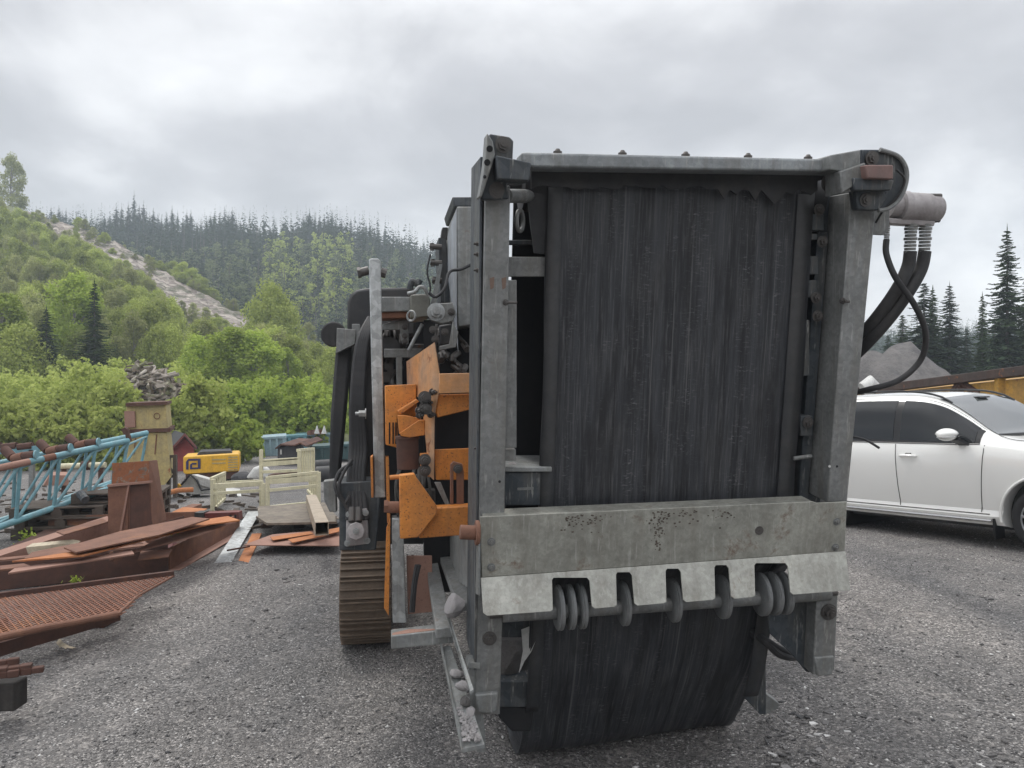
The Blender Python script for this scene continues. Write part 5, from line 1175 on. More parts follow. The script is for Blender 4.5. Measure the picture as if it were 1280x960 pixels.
heap = [([(15, 701), (105, 694), (190, 672), (230, 655), (215, 653), (100, 688)], .42, rust_o, 'long orange plate on top of the heap, left of the bracket'),
 ([(10, 716), (168, 692), (165, 688), (18, 710)], .36, rust_p, 'narrow plate along the front edge of the heap'),
 ([(0, 712), (38, 707), (30, 704), (0, 707)], .35, rust_m, 'short plate end at the far left of the heap'),
 ([(95, 690), (200, 668), (262, 648), (240, 646), (150, 664), (80, 684)], .46, rust_m, 'dark-edged long plate under the leaning steel box'),
 ([(150, 682), (262, 655), (300, 650), (285, 645), (235, 652), (160, 674)], .38, rust_o, 'broad orange plate towards the right of the heap'),
 ([(215, 668), (296, 652), (290, 648), (222, 660)], .30, rust_p, 'pinkish plate at the right end of the heap'),
 ([(165, 690), (250, 668), (285, 655), (275, 653), (200, 672)], .30, rust_p, 'lower pinkish plate just above the trough corner'),
 ([(30, 698), (90, 690), (135, 678), (110, 676), (40, 690)], .40, rust_m, 'brown plate under the flaking white board'),
 ([(80, 668), (135, 652), (128, 648), (70, 664)], .30, rust_m, 'brown strip between pallets and leaning steel box')]
for i, (pts, z, m_, l_) in enumerate(heap):
    k_ = [(z+.05*math.sin(i*2+j)) for j in range(len(pts))]; one('steel_plate', zplate(pts, z, .016), m_, l_, 'steel plate', 'plates on the rusty heap', .002)
mb = MB()
r = np.random.default_rng(12)
one('angle_bar', MB().beam(T(96, 690, 8.7), T(232, 647, 10.6), .06, .05, 'L', .01), rust_d, 'dark angle bar running diagonally over the heap', 'angle bar')
one('angle_bar', MB().beam(T(150, 688, 8.8), T(250, 660, 10), .05, .05, 'L', .01), rust_m, 'rusty angle bar nearest the trough corner', 'angle bar')
one('flaking_board', MB().prism([T(32, 684, 8.7), T(84, 679, 8.8), T(94, 681, 8.8), T(88, 686, 8.8), T(80, 689, 8.8), T(35, 693, 8.7)], Vector((0, .02, .0))+Vector((0, .10, .02))), plank_m, 'flaking off-white board lying on the heap at the left', 'board')
for (pts, l_, D_) in (([(121, 678), (131, 676), (131, 690), (121, 691)], 'small upright plate with drilled holes left on the heap', 8.6), ([(150, 670), (165, 667), (165, 678), (151, 680)], 'small bracket with drilled holes in the middle of the heap', 8.9)):
    b_ = empt('drilled_bracket', T(pts[0][0], pts[3][1], D_), l_, 'bracket', 'drilled brackets'); mk('bracket_plate', MB().prism([T(x, y, D_) for x, y in pts], Vector((0, .012, 0))), rust_d, b_, .002)
    mb = MB()
    for fx in (.3, .7):
        for fy in (.25, .55, .82): x = pts[0][0]+(pts[1][0]-pts[0][0])*fx; y = pts[0][1]+(pts[3][1]-pts[0][1])*fy; mb.tube([T(x, y, D_-.004), T(x, y, D_+.005)], .008, 8)
    mk('drilled_holes', mb, galv, b_)
one('scrap_lug', MB().prism([T(131, 690, 8.4), T(141, 689, 8.4), T(141, 700, 8.4), T(131, 702, 8.4)], Vector((0, .05, 0))), rust_m, 'square rusty lug hanging over the front of the trough', 'lug')
one('red_block', MB().prism([T(192, 681, 9.0), T(215, 678, 9.1), T(217, 689, 9.0), T(194, 692, 8.9)], Vector((0, .12, 0))), dred_m, 'dark red steel block beside the trough corner', 'steel block')
one('bent_strap', MB().prism([T(x, y, 8.85) for x, y in [(166, 677), (178, 678), (190, 688), (203, 691), (216, 688), (216, 691), (203, 694), (188, 692), (176, 682), (166, 680)]], Vector((0, .07, 0))), rust_p, 'bent rusty strap curling round the dark red block', 'strap')
BK = empt('red_oxide_bracket', T(270, 655, 10.6), 'dark red perforated beam end at the right end of the heap', 'beam')
mk('flange', MB().prism([T(243, 642, 10.8), T(298, 640, 10.8), T(299, 650, 10.8), T(284, 651, 10.8), (T(280, 655, 10.8)), T(272, 651, 10.8), T(250, 650, 10.8), T(243, 648, 10.8)], Vector((0, .15, 0))), dred_m, BK, .004)
mk('dark_sleeve', MB().prism([T(243, 641, 10.75), T(254, 641, 10.75), T(254, 649, 10.75), T(243, 649, 10.75)], Vector((0, .2, 0))), black_m, BK)
mb = MB(); [mb.tube([T(x, y, 10.79), T(x, y, 10.805)], .02, 8) for x, y in ((288, 645), (294, 645))]; mk('bolt_hole', mb, void_m, BK)
one('brown_hump', MB().prism([T(221, 640, 11.6), T(226, 635, 11.6), T(239, 635, 11.6), T(239, 641, 11.6)], Vector((0, .4, 0))), rust_m, 'small humped rusty lump behind the heap', 'scrap lump')
one('orange_offcut', MB().prism([T(205, 645, 11.2), T(214, 641, 11.2), T(246, 643, 11.2), T(240, 648, 11.2), T(215, 650, 11.2)], Vector((0, .4, .02))), rust_o, 'orange offcut left of the dark red beam end', 'steel offcut')
# leaning box section
LBx = empt('leaning_steel_box', T(165, 672, 9.4), 'brown tapered steel hopper piece standing upright on the heap', 'steel box')
D_ = 9.4
mk('front_panel', MB().prism([T(135, 607, D_), T(160, 604, D_), T(160, 665, D_), T(135, 672, D_)], Vector((0, .015, 0))), rust_m, LBx)
mk('recessed_panel', MB().prism([T(162, 604, D_), T(185, 602, D_), T(190, 655, D_), T(162, 665, D_)], Vector((.0, .015, 0))), rust_d, LBx)
mk('rib', MB().prism([T(160, 604, D_-.03), T(162.3, 604, D_-.03), T(151, 669, D_-.03), T(148, 670, D_-.03)], Vector((0, .03, 0))), rust_p, LBx)
mk('upper_panel', MB().prism([T(140, 579, D_+.05), T(187, 576, D_+.05), T(188, 602, D_+.05), T(141, 606, D_+.05)], Vector((0, .015, 0))), paint('mottled_lime_crust', (.30, .27, .22), (.07, .04, .035), .9, 0, rust=.8, scale=7), LBx)
mk('side_panel', MB().prism([T(187, 576, D_+.04), T(196, 575, D_+.5), T(208, 650, D_+.5), T(190, 656, D_)], Vector((-.012, .0, 0))), rust_m, LBx)
mk('top_flange', MB().prism([T(134, 606, D_-.04), T(187, 601.5, D_-.04), T(187, 604, D_-.04), T(134, 609, D_-.04)], Vector((0, .08, 0))), rust_p, LBx)
mk('back_panel', MB().prism([T(141, 580, D_+.5), T(196, 576, D_+.5), T(207, 650, D_+.5), T(135, 668, D_+.5)], Vector((0, .015, 0))), rust_m, LBx)
# expanded metal grating
GT = empt('steel_grating', G(100, 790), 'rusty expanded metal grating panel with a rolled front edge lying on blocks', 'grating')
ga = Z(-70, 757, .16); gb = Z(217, 720, .16); gc = Z(147, 768, .18); gd = Z(-70, 812, .18)
mb = MB(); U_ = gb-ga
def inpoly(p, poly):
    c = False; j = len(poly)-1
    for i in range(len(poly)):
        a, b = poly[i], poly[j]
        if (a.y > p.y) != (b.y > p.y) and p.x < (b.x-a.x)*(p.y-a.y)/(b.y-a.y)+a.x: c = not c
        j = i
    return c
poly = [ga, gb, Z(172, 745, .17), gc, gd]
xs0 = min(p.x for p in poly); xs1 = max(p.x for p in poly); ys0 = min(p.y for p in poly); ys1 = max(p.y for p in poly)
px_, py_ = .066, .036; j = 0; y = ys0
while y < ys1:
    x = xs0+(px_/2 if j % 2 else 0)
    while x < xs1:
        c = Vector((x, y, .165))
        if inpoly(c, poly):
            # one diamond mesh: two slanted strands
            for s_ in (1, -1):
                a = c+Vector((0, 0, 0)); b = c+Vector((s_*px_/2, py_, .0)); d = Vector((.0065, 0, 0)); up = Vector((0, 0, .010))
                mb.add([a-d, a+d, b+d+up, b-d+up], [(0, 1, 2, 3)])
        x += px_
    y += py_; j += 1
o = mk('mesh_panel', mb, rusty('grating_rust', (.19, .085, .055), (.27, .125, .08), (.33, .14, .06), sc=2), GT, 0, 0); sm = o.modifiers.new('thickness', 'SOLIDIFY'); sm.thickness = .006
mk('rolled_edge', MB().tube([gd, lerp(gd, gc, .5)+Vector((0, 0, .01)), gc], .028, 12), rust_m, GT)
mk('rear_edge_bar', MB().beam(ga+Vector((0, 0, .03)), gb+Vector((0, 0, .03)), .05, .04), rust_d, GT); mk('side_edge_bar', MB().tube([gb, Z(172, 745, .17), gc], .012, 8), rust_m, GT)
mk('under_beam', MB().beam(gd+Vector((0, .1, -.12)), Z(140, 772, .06)+Vector((0, .1, 0)), .06, .10), rust_d, GT)
for x in (56, -20, 120): g_ = G(x, 802 if x < 100 else 785); mk('support_block', MB().box(g_+Vector((0, .12, .06)), .12, .2, .14), rust_d, GT, .01)
# rusty bars on a block at the lower left corner
mb_l = ['topmost', 'middle', 'lowest']
def bar(px1, py1, z, l_):
    o = MB(); e_ = Z(px1, py1, z); s_ = e_+Vector((-1.5, -.62, 0)); n = 26; pts = [lerp(s_, e_, i/n) for i in range(n+1)]
    rr2 = random.Random(px1); d = (e_-s_).normalized(); sd_ = d.cross(Vector((0, 0, 1)))
    for i in range(n):
        w_ = .06+rr2.uniform(-.012, .02)-(.02 if i > n-3 else 0); a = pts[i]+Vector((0, 0, rr2.uniform(-.004, .004))); b = pts[i+1]
        o.box((a+b)/2, w_, (b-a).length*1.02, .035+rr2.uniform(0, .012), sd_, d, Vector((0, 0, 1)))
    return one('corroded_bar', o, rust_d, l_, 'steel bar', 'corroded bars on a block', .006)
bar(24, 826, .30, 'corroded flaky bar at the back on the timber block, lower left corner'); bar(40, 833, .27, 'corroded flaky bar in the middle of three on the timber block'); bar(55, 836, .25, 'longest corroded flaky bar, nearest on the timber block')
one('timber_block', MB().box(Z(8, 872, .10)+Vector((-.02, .06, -.0)), .14, .14, .17), paint('shaded_block', (.03, .026, .024), (.02, .018, .017), .9), 'dark timber block holding up the corroded bars', 'timber block', bevel=.012)  # block colour darkened for the shadow it sits in
mb = MB(); cp = [(72, 803), (77, 809), (84, 813), (92, 815)]; cw = [Z(x, y, .0-.05) for x, y in cp]
for i in range(3): a, b = cw[i], cw[i+1]; mb.prism([a+Vector((0, -.02, .015*i)), b+Vector((0, -.02, .015*i)), b+Vector((0, .03, .02)), a+Vector((0, .03, .02))], Vector((0, 0, .005)))
one('curled_strip', mb, plank_m, 'curled off-white strip lying on the gravel', 'strip')
# skips, hut and clutter at the back
def skip(name, pts, D_, dep, m_, label, ribs=5, group='blue and green skips'):
    r_ = empt(name, T(pts[3][0], pts[3][1], D_), label, 'skip', group); P = [T(x, y, D_) for x, y in pts]; mk('skip_body', MB().prism(P, dep), m_, r_, .03)
    mk('rim', MB().beam(P[0]+Vector((0, -.04, 0)), P[1]+Vector((0, -.04, 0)), .12, .12), m_, r_, .02)
    for i in range(ribs+1):
        t_ = (i+.3)/(ribs+.6); a = lerp(P[0], P[1], t_)+Vector((0, -.05, 0)); b = lerp(P[3], P[2], t_)+Vector((0, -.05, 0)); mk('rib', MB().beam(a, b, .10, .08, up=Vector((0, 1, 0))), m_, r_)
    return r_
skip('waste_skip', [(318, 549), (358, 546), (358, 578), (322, 578)], 33, dv(358, 2.5), tealp_m, 'pale blue skip furthest left in the row behind the racks', 4)
skip('waste_skip', [(340, 547), (384, 544), (384, 570), (344, 572)], 36, dv(384, 2.5), teal_m, 'blue-green skip in the middle of the row', 4)
skip('waste_skip', [(366, 545), (430, 541), (430, 562), (368, 564)], 38, dv(430, 2.5), tealp_m, 'pale blue skip furthest right, behind the dark green one', 5)
skip('waste_skip', [(388, 560), (440, 556), (440, 574), (389, 577)], 30, dv(440, 2), dteal_m, 'dark green skip just left of the machine', 4)
HU = empt('dark_hut', T(362, 580, 29), 'small black hut with a curved brown roof in front of the skips', 'hut')
mk('wall', MB().prism([T(347, 560, 29), T(376, 556, 29), T(378, 582, 29), T(347, 584, 29)], dv(376, 1.5, .1)), roof_m, HU, .02)
mb = MB(); rp_ = [(344, 560), (350, 555), (358, 555.5), (368, 556), (375, 553), (382, 557)]; mb.prism([T(x, y, 28.8) for x, y in rp_]+[T(x, y+1.8, 28.8) for x, y in rp_[::-1]], Vector((.2, 1.8, .1))); mk('roof', mb, rust_d, HU)
mk('window', MB().prism([T(350, 562, 28.95), T(352, 562, 28.95), T(352, 568, 28.95), T(350, 568, 28.95)], Vector((0, .04, 0))), white_m, HU)
mb = MB()
for x0, x1, y0, y1 in ((383, 388, 538, 544), (390, 398, 537, 543), (400, 404, 540, 543)): mb.prism([T(x0, y1, 37), T(x1, y1, 37), T(x1-1, y0, 37), T(x0+1, y0+1, 37)], Vector((0, .8, 0)))
one('red_machinery', mb, rust_m, 'rusty red machinery parts heaped on the right-hand skip', 'machinery')
for x, l_ in ((396, 'left of the two white cones on the skips'), (405, 'right of the two white cones on the skips')): one('white_cone', MB().tube([T(x, 542, 36.8), T(x+.3, 532, 36.8)], [.13, .02], 10), white_m, l_, 'cone', 'white cones')
one('white_sheet', MB().prism([T(307, 598, 20), T(316, 586, 20), T(326, 582, 20), T(337, 586, 20), T(338, 599, 20)], dv(337, 1.2, 0, -.1)), white_m, 'crumpled white sheet over a heap behind the racks', 'sheet', bevel=.06)
rock('dark_heap', T(303, 597, 20.5), .33, 'dark rubble heap left of the crumpled white sheet', roof_m, 31, .5, 'heap')
one('black_pipe', MB().tube([T(395, 583, 17), T(425, 581, 17)], .14, 16), rubber, 'upper of two thick black pipes right behind the racks', 'pipe', 'black pipes'); one('black_pipe', MB().tube([T(396, 593, 16.6), T(425, 591, 16.6)], .17, 16), rubber, 'lower of two thick black pipes right behind the racks', 'pipe', 'black pipes')
one('flatbed_frame', MB().beam(T(340, 597, 18.5), T(376, 592, 18.5), .5, .18, 'C', .03), rust_d, 'dark rusty channel frame behind the racks', 'steel frame')
for i, (x, y, z) in enumerate(((392, 565, 28.9), (410, 563, 28.9))): pass
# weeds among the scrap
def weed(px, py, z, s_, l_, seed):
    r_ = np.random.default_rng(seed); c = Z(px, py, z); n = 60; P = r_.normal(0, 1, (n, 3))*np.array([.5, .5, .35])*s_+np.array([0, 0, s_*.5]); A = r_.normal(0, 1, (n, 3)); A /= np.linalg.norm(A, axis=1)[:, None]; B = np.cross(A, [0, 0, 1.]); B /= np.linalg.norm(B, axis=1)[:, None]
    v, f = quads(P, A*s_*.22, B*s_*.09); o = npmesh('weed', v, f, leaf_bright, tuple(c)); tag(o, l_, 'weed')
weed(94, 729, 0, .07, 'small green weed growing against the trough front', 1); weed(35, 678, -.15, .13, 'green weed in front of the pallet stack', 2); weed(215, 668, .3, .08, 'grassy tuft between the plates on the heap', 3)
# scattered scrap bits far left and back
mb = MB(); r = np.random.default_rng(77)
for i in range(240):
    px = r.uniform(-60, 330); py = r.uniform(600, 668); c = G(px, py)+Vector((0, 0, r.uniform(.01, .05))); a = Vector(r.normal(0, 1, 3)); a.z *= .15; a.normalize(); b_ = Vector((-a.y, a.x, 0)).normalized()
    mb.box(c, r.uniform(.04, .30), r.uniform(.02, .1), r.uniform(.02, .06), a, b_, a.cross(b_))
one('ground_litter', mb, woodd_m, 'dark bits of wood and scrap scattered over the gravel behind the heap', 'litter', kind='stuff', smooth=0, bevel=0)

# ------------------------------------------------------------------ right side: mound, ochre wall
mv_ = []; n1_, n2_ = 46, 30
cx_, cy_ = (1158-640)/FPX*36, 38.0
for i in range(n1_):
    for j in range(n2_):
        x = cx_-9+18*i/(n1_-1); y = cy_-6+14*j/(n2_-1); d = math.hypot((x-cx_)*1.0, (y-cy_)*.8)
        z = max(0, 4.05-d*.88)+max(0, 2.6-math.hypot(x-(cx_-2.6), y-cy_+1)*.8)*.55+max(0, 2.4-math.hypot(x-(cx_-4.6), y-cy_-1)*.7)*.6
        z = min(z, 3.95+.1*math.sin(x*3)); mv_.append((x, y, z-.1+(.16*math.sin(x*2.3+y)+.10*math.sin(x*5.1-y*3)+.06*math.sin(x*9+2*y)+float(rng.normal(0, .06)) if z > .1 else 0)))
o = npmesh('gravel_mound', mv_, gridfaces(n1_, n2_)[:, ::-1], mound_m, smooth=True); tag(o, 'pale grey gravel mound behind the ochre wall and white car', 'gravel mound', kind='stuff')
OW = empt('ochre_steel_wall', T(1180, 560, 16.5), 'ochre yellow welded steel side wall with a brown top rail behind the car', 'steel wall')
w0 = T(1078, 489, 17.6); w1 = T(1340, 456, 13.4)
mk('side_panel', MB().prism([w0+Vector((0, 0, -.10)), w1+Vector((0, 0, -.15)), w1-Vector((0, 0, 2.2)), w0-Vector((0, 0, 1.8))], Vector((.3, 1.0, 0))), yellow_w, OW)
mk('top_rail', MB().beam(w0, w1, .3, .17), paint('brown_rail_paint', (.075, .045, .035), (.05, .035, .03), .7, 0, rust=.3), OW, .01)
mb = MB(); 
def wp_(px, dy): 
    t_ = (px-1078)/(1340-1078)*1.0; D_ = 1/((1/17.6)*(1-t_)+(1/13.4)*t_); y = 489+(456-489)*t_; return T(px, y+dy, D_-.03)
for a, b in (((1200, 3), (1189, 20)), ((1200, 3), (1222, 22)), ((1200, 8), (1200, 22))): mb.beam(wp_(*a), wp_(*b), .10, .10, up=Vector((0, 1, 0)))
mk('gusset_braces', mb, rust_d, OW)
for px in (1100, 1250): mk('rib', MB().beam(wp_(px, 4), wp_(px, 60), .14, .12, up=Vector((0, 1, 0))), yellow_w, OW)
one('white_tank', MB().tube([T(1078, 486, 14.5), T(1086, 482, 14.5), T(1092, 488, 14.5)], [.12, .2, .16], 14), white_m, 'rounded white tank end between the machine post and the ochre wall', 'tank')

# ------------------------------------------------------------------ loose gravel in the foreground
r = np.random.default_rng(50); n = 46000
yy = 2.6+11*r.uniform(0, 1, n)**1.7; xx = r.uniform(-.82, .82, n)*yy
sz_ = r.lognormal(-5.25, .45, n); sz_ = np.clip(sz_, .0025, .024)
base_ = np.array([[1, 0, 0], [-1, 0, 0], [0, 1, 0], [0, -1, 0], [0, 0, 1], [0, 0, -1]], float); fo = np.array([[0, 2, 4], [2, 1, 4], [1, 3, 4], [3, 0, 4], [2, 0, 5], [1, 2, 5], [3, 1, 5], [0, 3, 5]])
Vv = base_[None]*(1+r.uniform(-.45, .45, (n, 6, 1)))*sz_[:, None, None]*np.stack([r.uniform(.8, 1.5, n), r.uniform(.7, 1.2, n), r.uniform(.4, .8, n)], 1)[:, None, :]
a = r.uniform(0, 6.28, n); c, s_ = np.cos(a)[:, None], np.sin(a)[:, None]; Vr = np.stack([Vv[:, :, 0]*c-Vv[:, :, 1]*s_, Vv[:, :, 0]*s_+Vv[:, :, 1]*c, Vv[:, :, 2]], 2)
zz_ = gh(xx, yy)+lump(xx, yy)+sz_*.15; Vr += np.stack([xx, yy, zz_], 1)[:, None, :]
Fo = (fo[None]+(np.arange(n)*6)[:, None, None]).reshape(-1, 3)
m, t, out = newmat('loose_stones'); geo = N(t, 'ShaderNodeNewGeometry'); finish(m, t, out, ramp(t, geo.outputs['Random Per Island'], [(0, (.05, .05, .052)), (.6, (.15, .143, .14)), (.88, (.26, .25, .245)), (1, (.70, .69, .67))]), .9)
tag(npmesh('gravel', Vr.reshape(-1, 3), Fo, m), 'loose grey gravel strewn over the yard', 'gravel', kind='stuff')
# shattered slate stones lower right
r = np.random.default_rng(51); mb = MB()
n2 = 520; P_ = []
for i in range(n2):
    px = r.uniform(960, 1290) if i < 400 else r.uniform(300, 620); py = r.uniform(885, 985) if i < 400 else r.uniform(700, 800)
    c = G(px, py, .008); s_ = r.uniform(.006, .024)*(1.4 if r.uniform() < .12 else 1); k = r.integers(4, 7); an = np.sort(r.uniform(0, 6.28, k)); tl = r.uniform(-.3, .3, 2)
    mb.prism([c+Vector((math.cos(q)*s_*1.3, math.sin(q)*s_, tl[0]*math.cos(q)*s_+tl[1]*math.sin(q)*s_)) for q in an], Vector((0, 0, -s_*.35)))
one('slate_chips', mb, m, 'flat slate chips scattered at the lower right', 'stones', kind='stuff', smooth=0, bevel=0)
# ------------------------------------------------------------------ white car
ctr = Vector((6.705, 8.98, .115)); CZ = math.atan2(-.875, .485)
CAR = thing('parked_car', ctr, 'white estate SUV parked at the right beside the machine', 'car'); CAR.rotation_euler = (R(.8), R(-3.1), CZ)
ST = [ # x, half width, belt z, top z, roof half width, bottom z, waist (z of widest)
 (.98, .62, .72, .78, .50, .36), (.90, .80, .90, .95, .62, .28), (.70, .93, 1.04, 1.09, .74, .25), (.35, .985, 1.13, 1.19, .78, .25), (0, 1.0, 1.17, 1.24, .78, .25), (-.36, 1.0, 1.21, 1.28, .77, .25),
 (-.55, 1.0, 1.225, 1.36, .77, .25), (-.85, 1.0, 1.23, 1.60, .765, .25), (-1.1, 1.0, 1.235, 1.76, .755, .25), (-1.4, 1.0, 1.24, 1.85, .75, .25), (-1.8, 1.0, 1.245, 1.88, .74, .25), (-2.3, 1.0, 1.25, 1.885, .74, .25),
 (-3.0, 1.0, 1.26, 1.87, .70, .25), (-3.5, .99, 1.28, 1.82, .66, .25), (-3.9, .97, 1.30, 1.77, .63, .28), (-4.15, .93, 1.30, 1.55, .62, .32), (-4.25, .88, 1.2, 1.3, .6, .38)]
ST = ST[::-1]
XS = np.array([s_[0] for s_ in ST]); PR = np.array([s_[1:] for s_ in ST])
def cr(x):       # smooth interpolation of the section parameters
    i = int(np.clip(np.searchsorted(XS, x)-1, 0, len(XS)-2)); t_ = (x-XS[i])/(XS[i+1]-XS[i]); a = PR[max(i-1, 0)]; b = PR[i]; c = PR[i+1]; d = PR[min(i+2, len(XS)-1)]
    m0 = (c-a)/(XS[i+1]-XS[max(i-1, 0)])*(XS[i+1]-XS[i]) if i > 0 else (c-b); m1 = (d-b)/(XS[min(i+2, len(XS)-1)]-XS[i])*(XS[i+1]-XS[i]) if i < len(XS)-2 else (c-b)
    t2, t3 = t_*t_, t_**3; return (2*t3-3*t2+1)*b+(t3-2*t2+t_)*m0+(-2*t3+3*t2)*c+(t3-t2)*m1
def section(x):
    w_, be, tp, rw, bo = cr(x); h = be-bo; top = min(tp, be+.9)
    g = [(0, bo), (w_-.16, bo), (w_-.05, bo+.03), (w_-.015, bo+.13), (w_-.045, bo+.20), (w_-.012, bo+h*.42), (w_, bo+h*.62), (w_-.005, bo+h*.82), (w_-.03, be-.035), (w_-.055, be)]
    gh_ = tp-be
    g += [(w_-.055+(rw-w_+.055)*.20, be+gh_*.34), (w_-.055+(rw-w_+.055)*.52, be+gh_*.66), (rw+.01, be+gh_*.86), (rw-.07, be+gh_*.955), (rw*.6, be+gh_*.985), (0, tp)]
    return g
NSX = 120; xs = np.linspace(-4.25, .98, NSX)
secs = [section(x) for x in xs]; ns = len(secs[0]); mb = MB()
loop = list(range(ns))
for x, g in zip(xs, secs):
    for y, z in g: mb.v.append((x, -y, z))
    for y, z in g[::-1][1:-1]: mb.v.append((x, y, z))
nr = 2*ns-2
for i in range(NSX-1):
    for j in range(nr): mb.f.append((i*nr+j, (i+1)*nr+j, (i+1)*nr+(j+1) % nr, i*nr+(j+1) % nr))
mb.f += [tuple(range(nr)), tuple((NSX-1)*nr+j for j in range(nr-1, -1, -1))]
def cmk(name, mb, m_, par=CAR, bevel=0, smooth=35):
    me = bpy.data.meshes.new(name); me.from_pydata([tuple(v) for v in mb.v], [], mb.f); me.update(); o = bpy.data.objects.new(name, me); COL.objects.link(o); me.materials.append(m_); o.parent = par
    me.shade_smooth(); me.set_sharp_from_angle(angle=R(smooth))
    if bevel: b = o.modifiers.new('bevel', 'BEVEL'); b.width = bevel; b.segments = 2; b.limit_method = 'ANGLE'
    return o
body = cmk('body', mb, car_white, smooth=28)
bpy.context.view_layer.update()
cut = MB()
for x in (.09, -2.98):
    for s_ in (-1, 1): cut.tube([(x, s_*.62, .40), (x, s_*1.2, .40)], .47, 48)
cm = bpy.data.meshes.new('c'); cm.from_pydata(cut.v, [], cut.f); co = bpy.data.objects.new('wheel_cut', cm); COL.objects.link(co); co.parent = CAR
co.matrix_parent_inverse = Matrix.Identity(4)
bo_ = body.modifiers.new('arches', 'BOOLEAN'); bo_.operation = 'DIFFERENCE'; bo_.object = co; bo_.solver = 'EXACT'
bpy.context.view_layer.update(); dg = bpy.context.evaluated_depsgraph_get(); nm_ = bpy.data.meshes.new_from_object(body.evaluated_get(dg)); body.modifiers.clear(); body.data = nm_; bpy.data.objects.remove(co)
if len(body.data.materials) == 0: body.data.materials.append(car_white)
body.data.set_sharp_from_angle(angle=R(28))
def surf(x, z, side=-1, off=.0):
    g = section(x)
    for (y0, z0), (y1, z1) in zip(g[1:], g[2:]):
        if z0 <= z <= z1 and z1 > z0: y = y0+(y1-y0)*(z-z0)/(z1-z0); return Vector((x, side*(y+off), z))
    return Vector((x, side*(g[-3][0]+off), z))
def zb_(x, f):
    w_, be, tp, rw, bo = cr(x); return be+(tp-be)*f
def winpatch(name, x0, x1, f0, f1, side, m_, off=.006, n=22, xtop=None):
    mb = MB(); nz = 8; xt0, xt1 = xtop or (x0, x1)
    for i in range(n+1):
        for j in range(nz+1):
            t_ = i/n; s_ = j/nz; x = (x0+(x1-x0)*t_)*(1-s_)+(xt0+(xt1-xt0)*t_)*s_; mb.v.append(tuple(surf(x, zb_(x, f0+(f1-f0)*s_), side, off)))
    for i in range(n):
        for j in range(nz): k = i*(nz+1)+j; mb.f.append((k, k+nz+1, k+nz+2, k+1) if side < 0 else (k, k+1, k+nz+2, k+nz+1))
    return cmk(name, mb, m_)
for sd_ in (-1, 1):
    winpatch('window_surround', -3.75, -.60, -.02, .885, sd_, blackp, .004, 40)
    winpatch('side_window', -1.62, -.66, .03, .83, sd_, glass_m, .009)
    winpatch('side_window', -2.62, -1.72, .03, .83, sd_, glass_m, .009)
    winpatch('side_window', -3.60, -2.70, .04, .80, sd_, glass_m, .009)
# windscreen across the top of the raked sections
mb = MB(); n = 18; nz = 12
for i in range(n+1):
    x = -.46-(1.20-.46)*i/n
    w_, be, tp, rw, bo = cr(x)
    for j in range(nz+1):
        s_ = -1+2*j/nz; yy_ = s_*(rw-.035+.0); z = be+(tp-be)*(.955+(1-abs(s_))*.045)+.006+.0
        mb.v.append((x, yy_, z+.012*(1-s_*s_)))
for i in range(n):
    for j in range(nz): k = i*(nz+1)+j; mb.f.append((k, k+1, k+nz+2, k+nz+1))
cmk('windscreen', mb, wind_m)
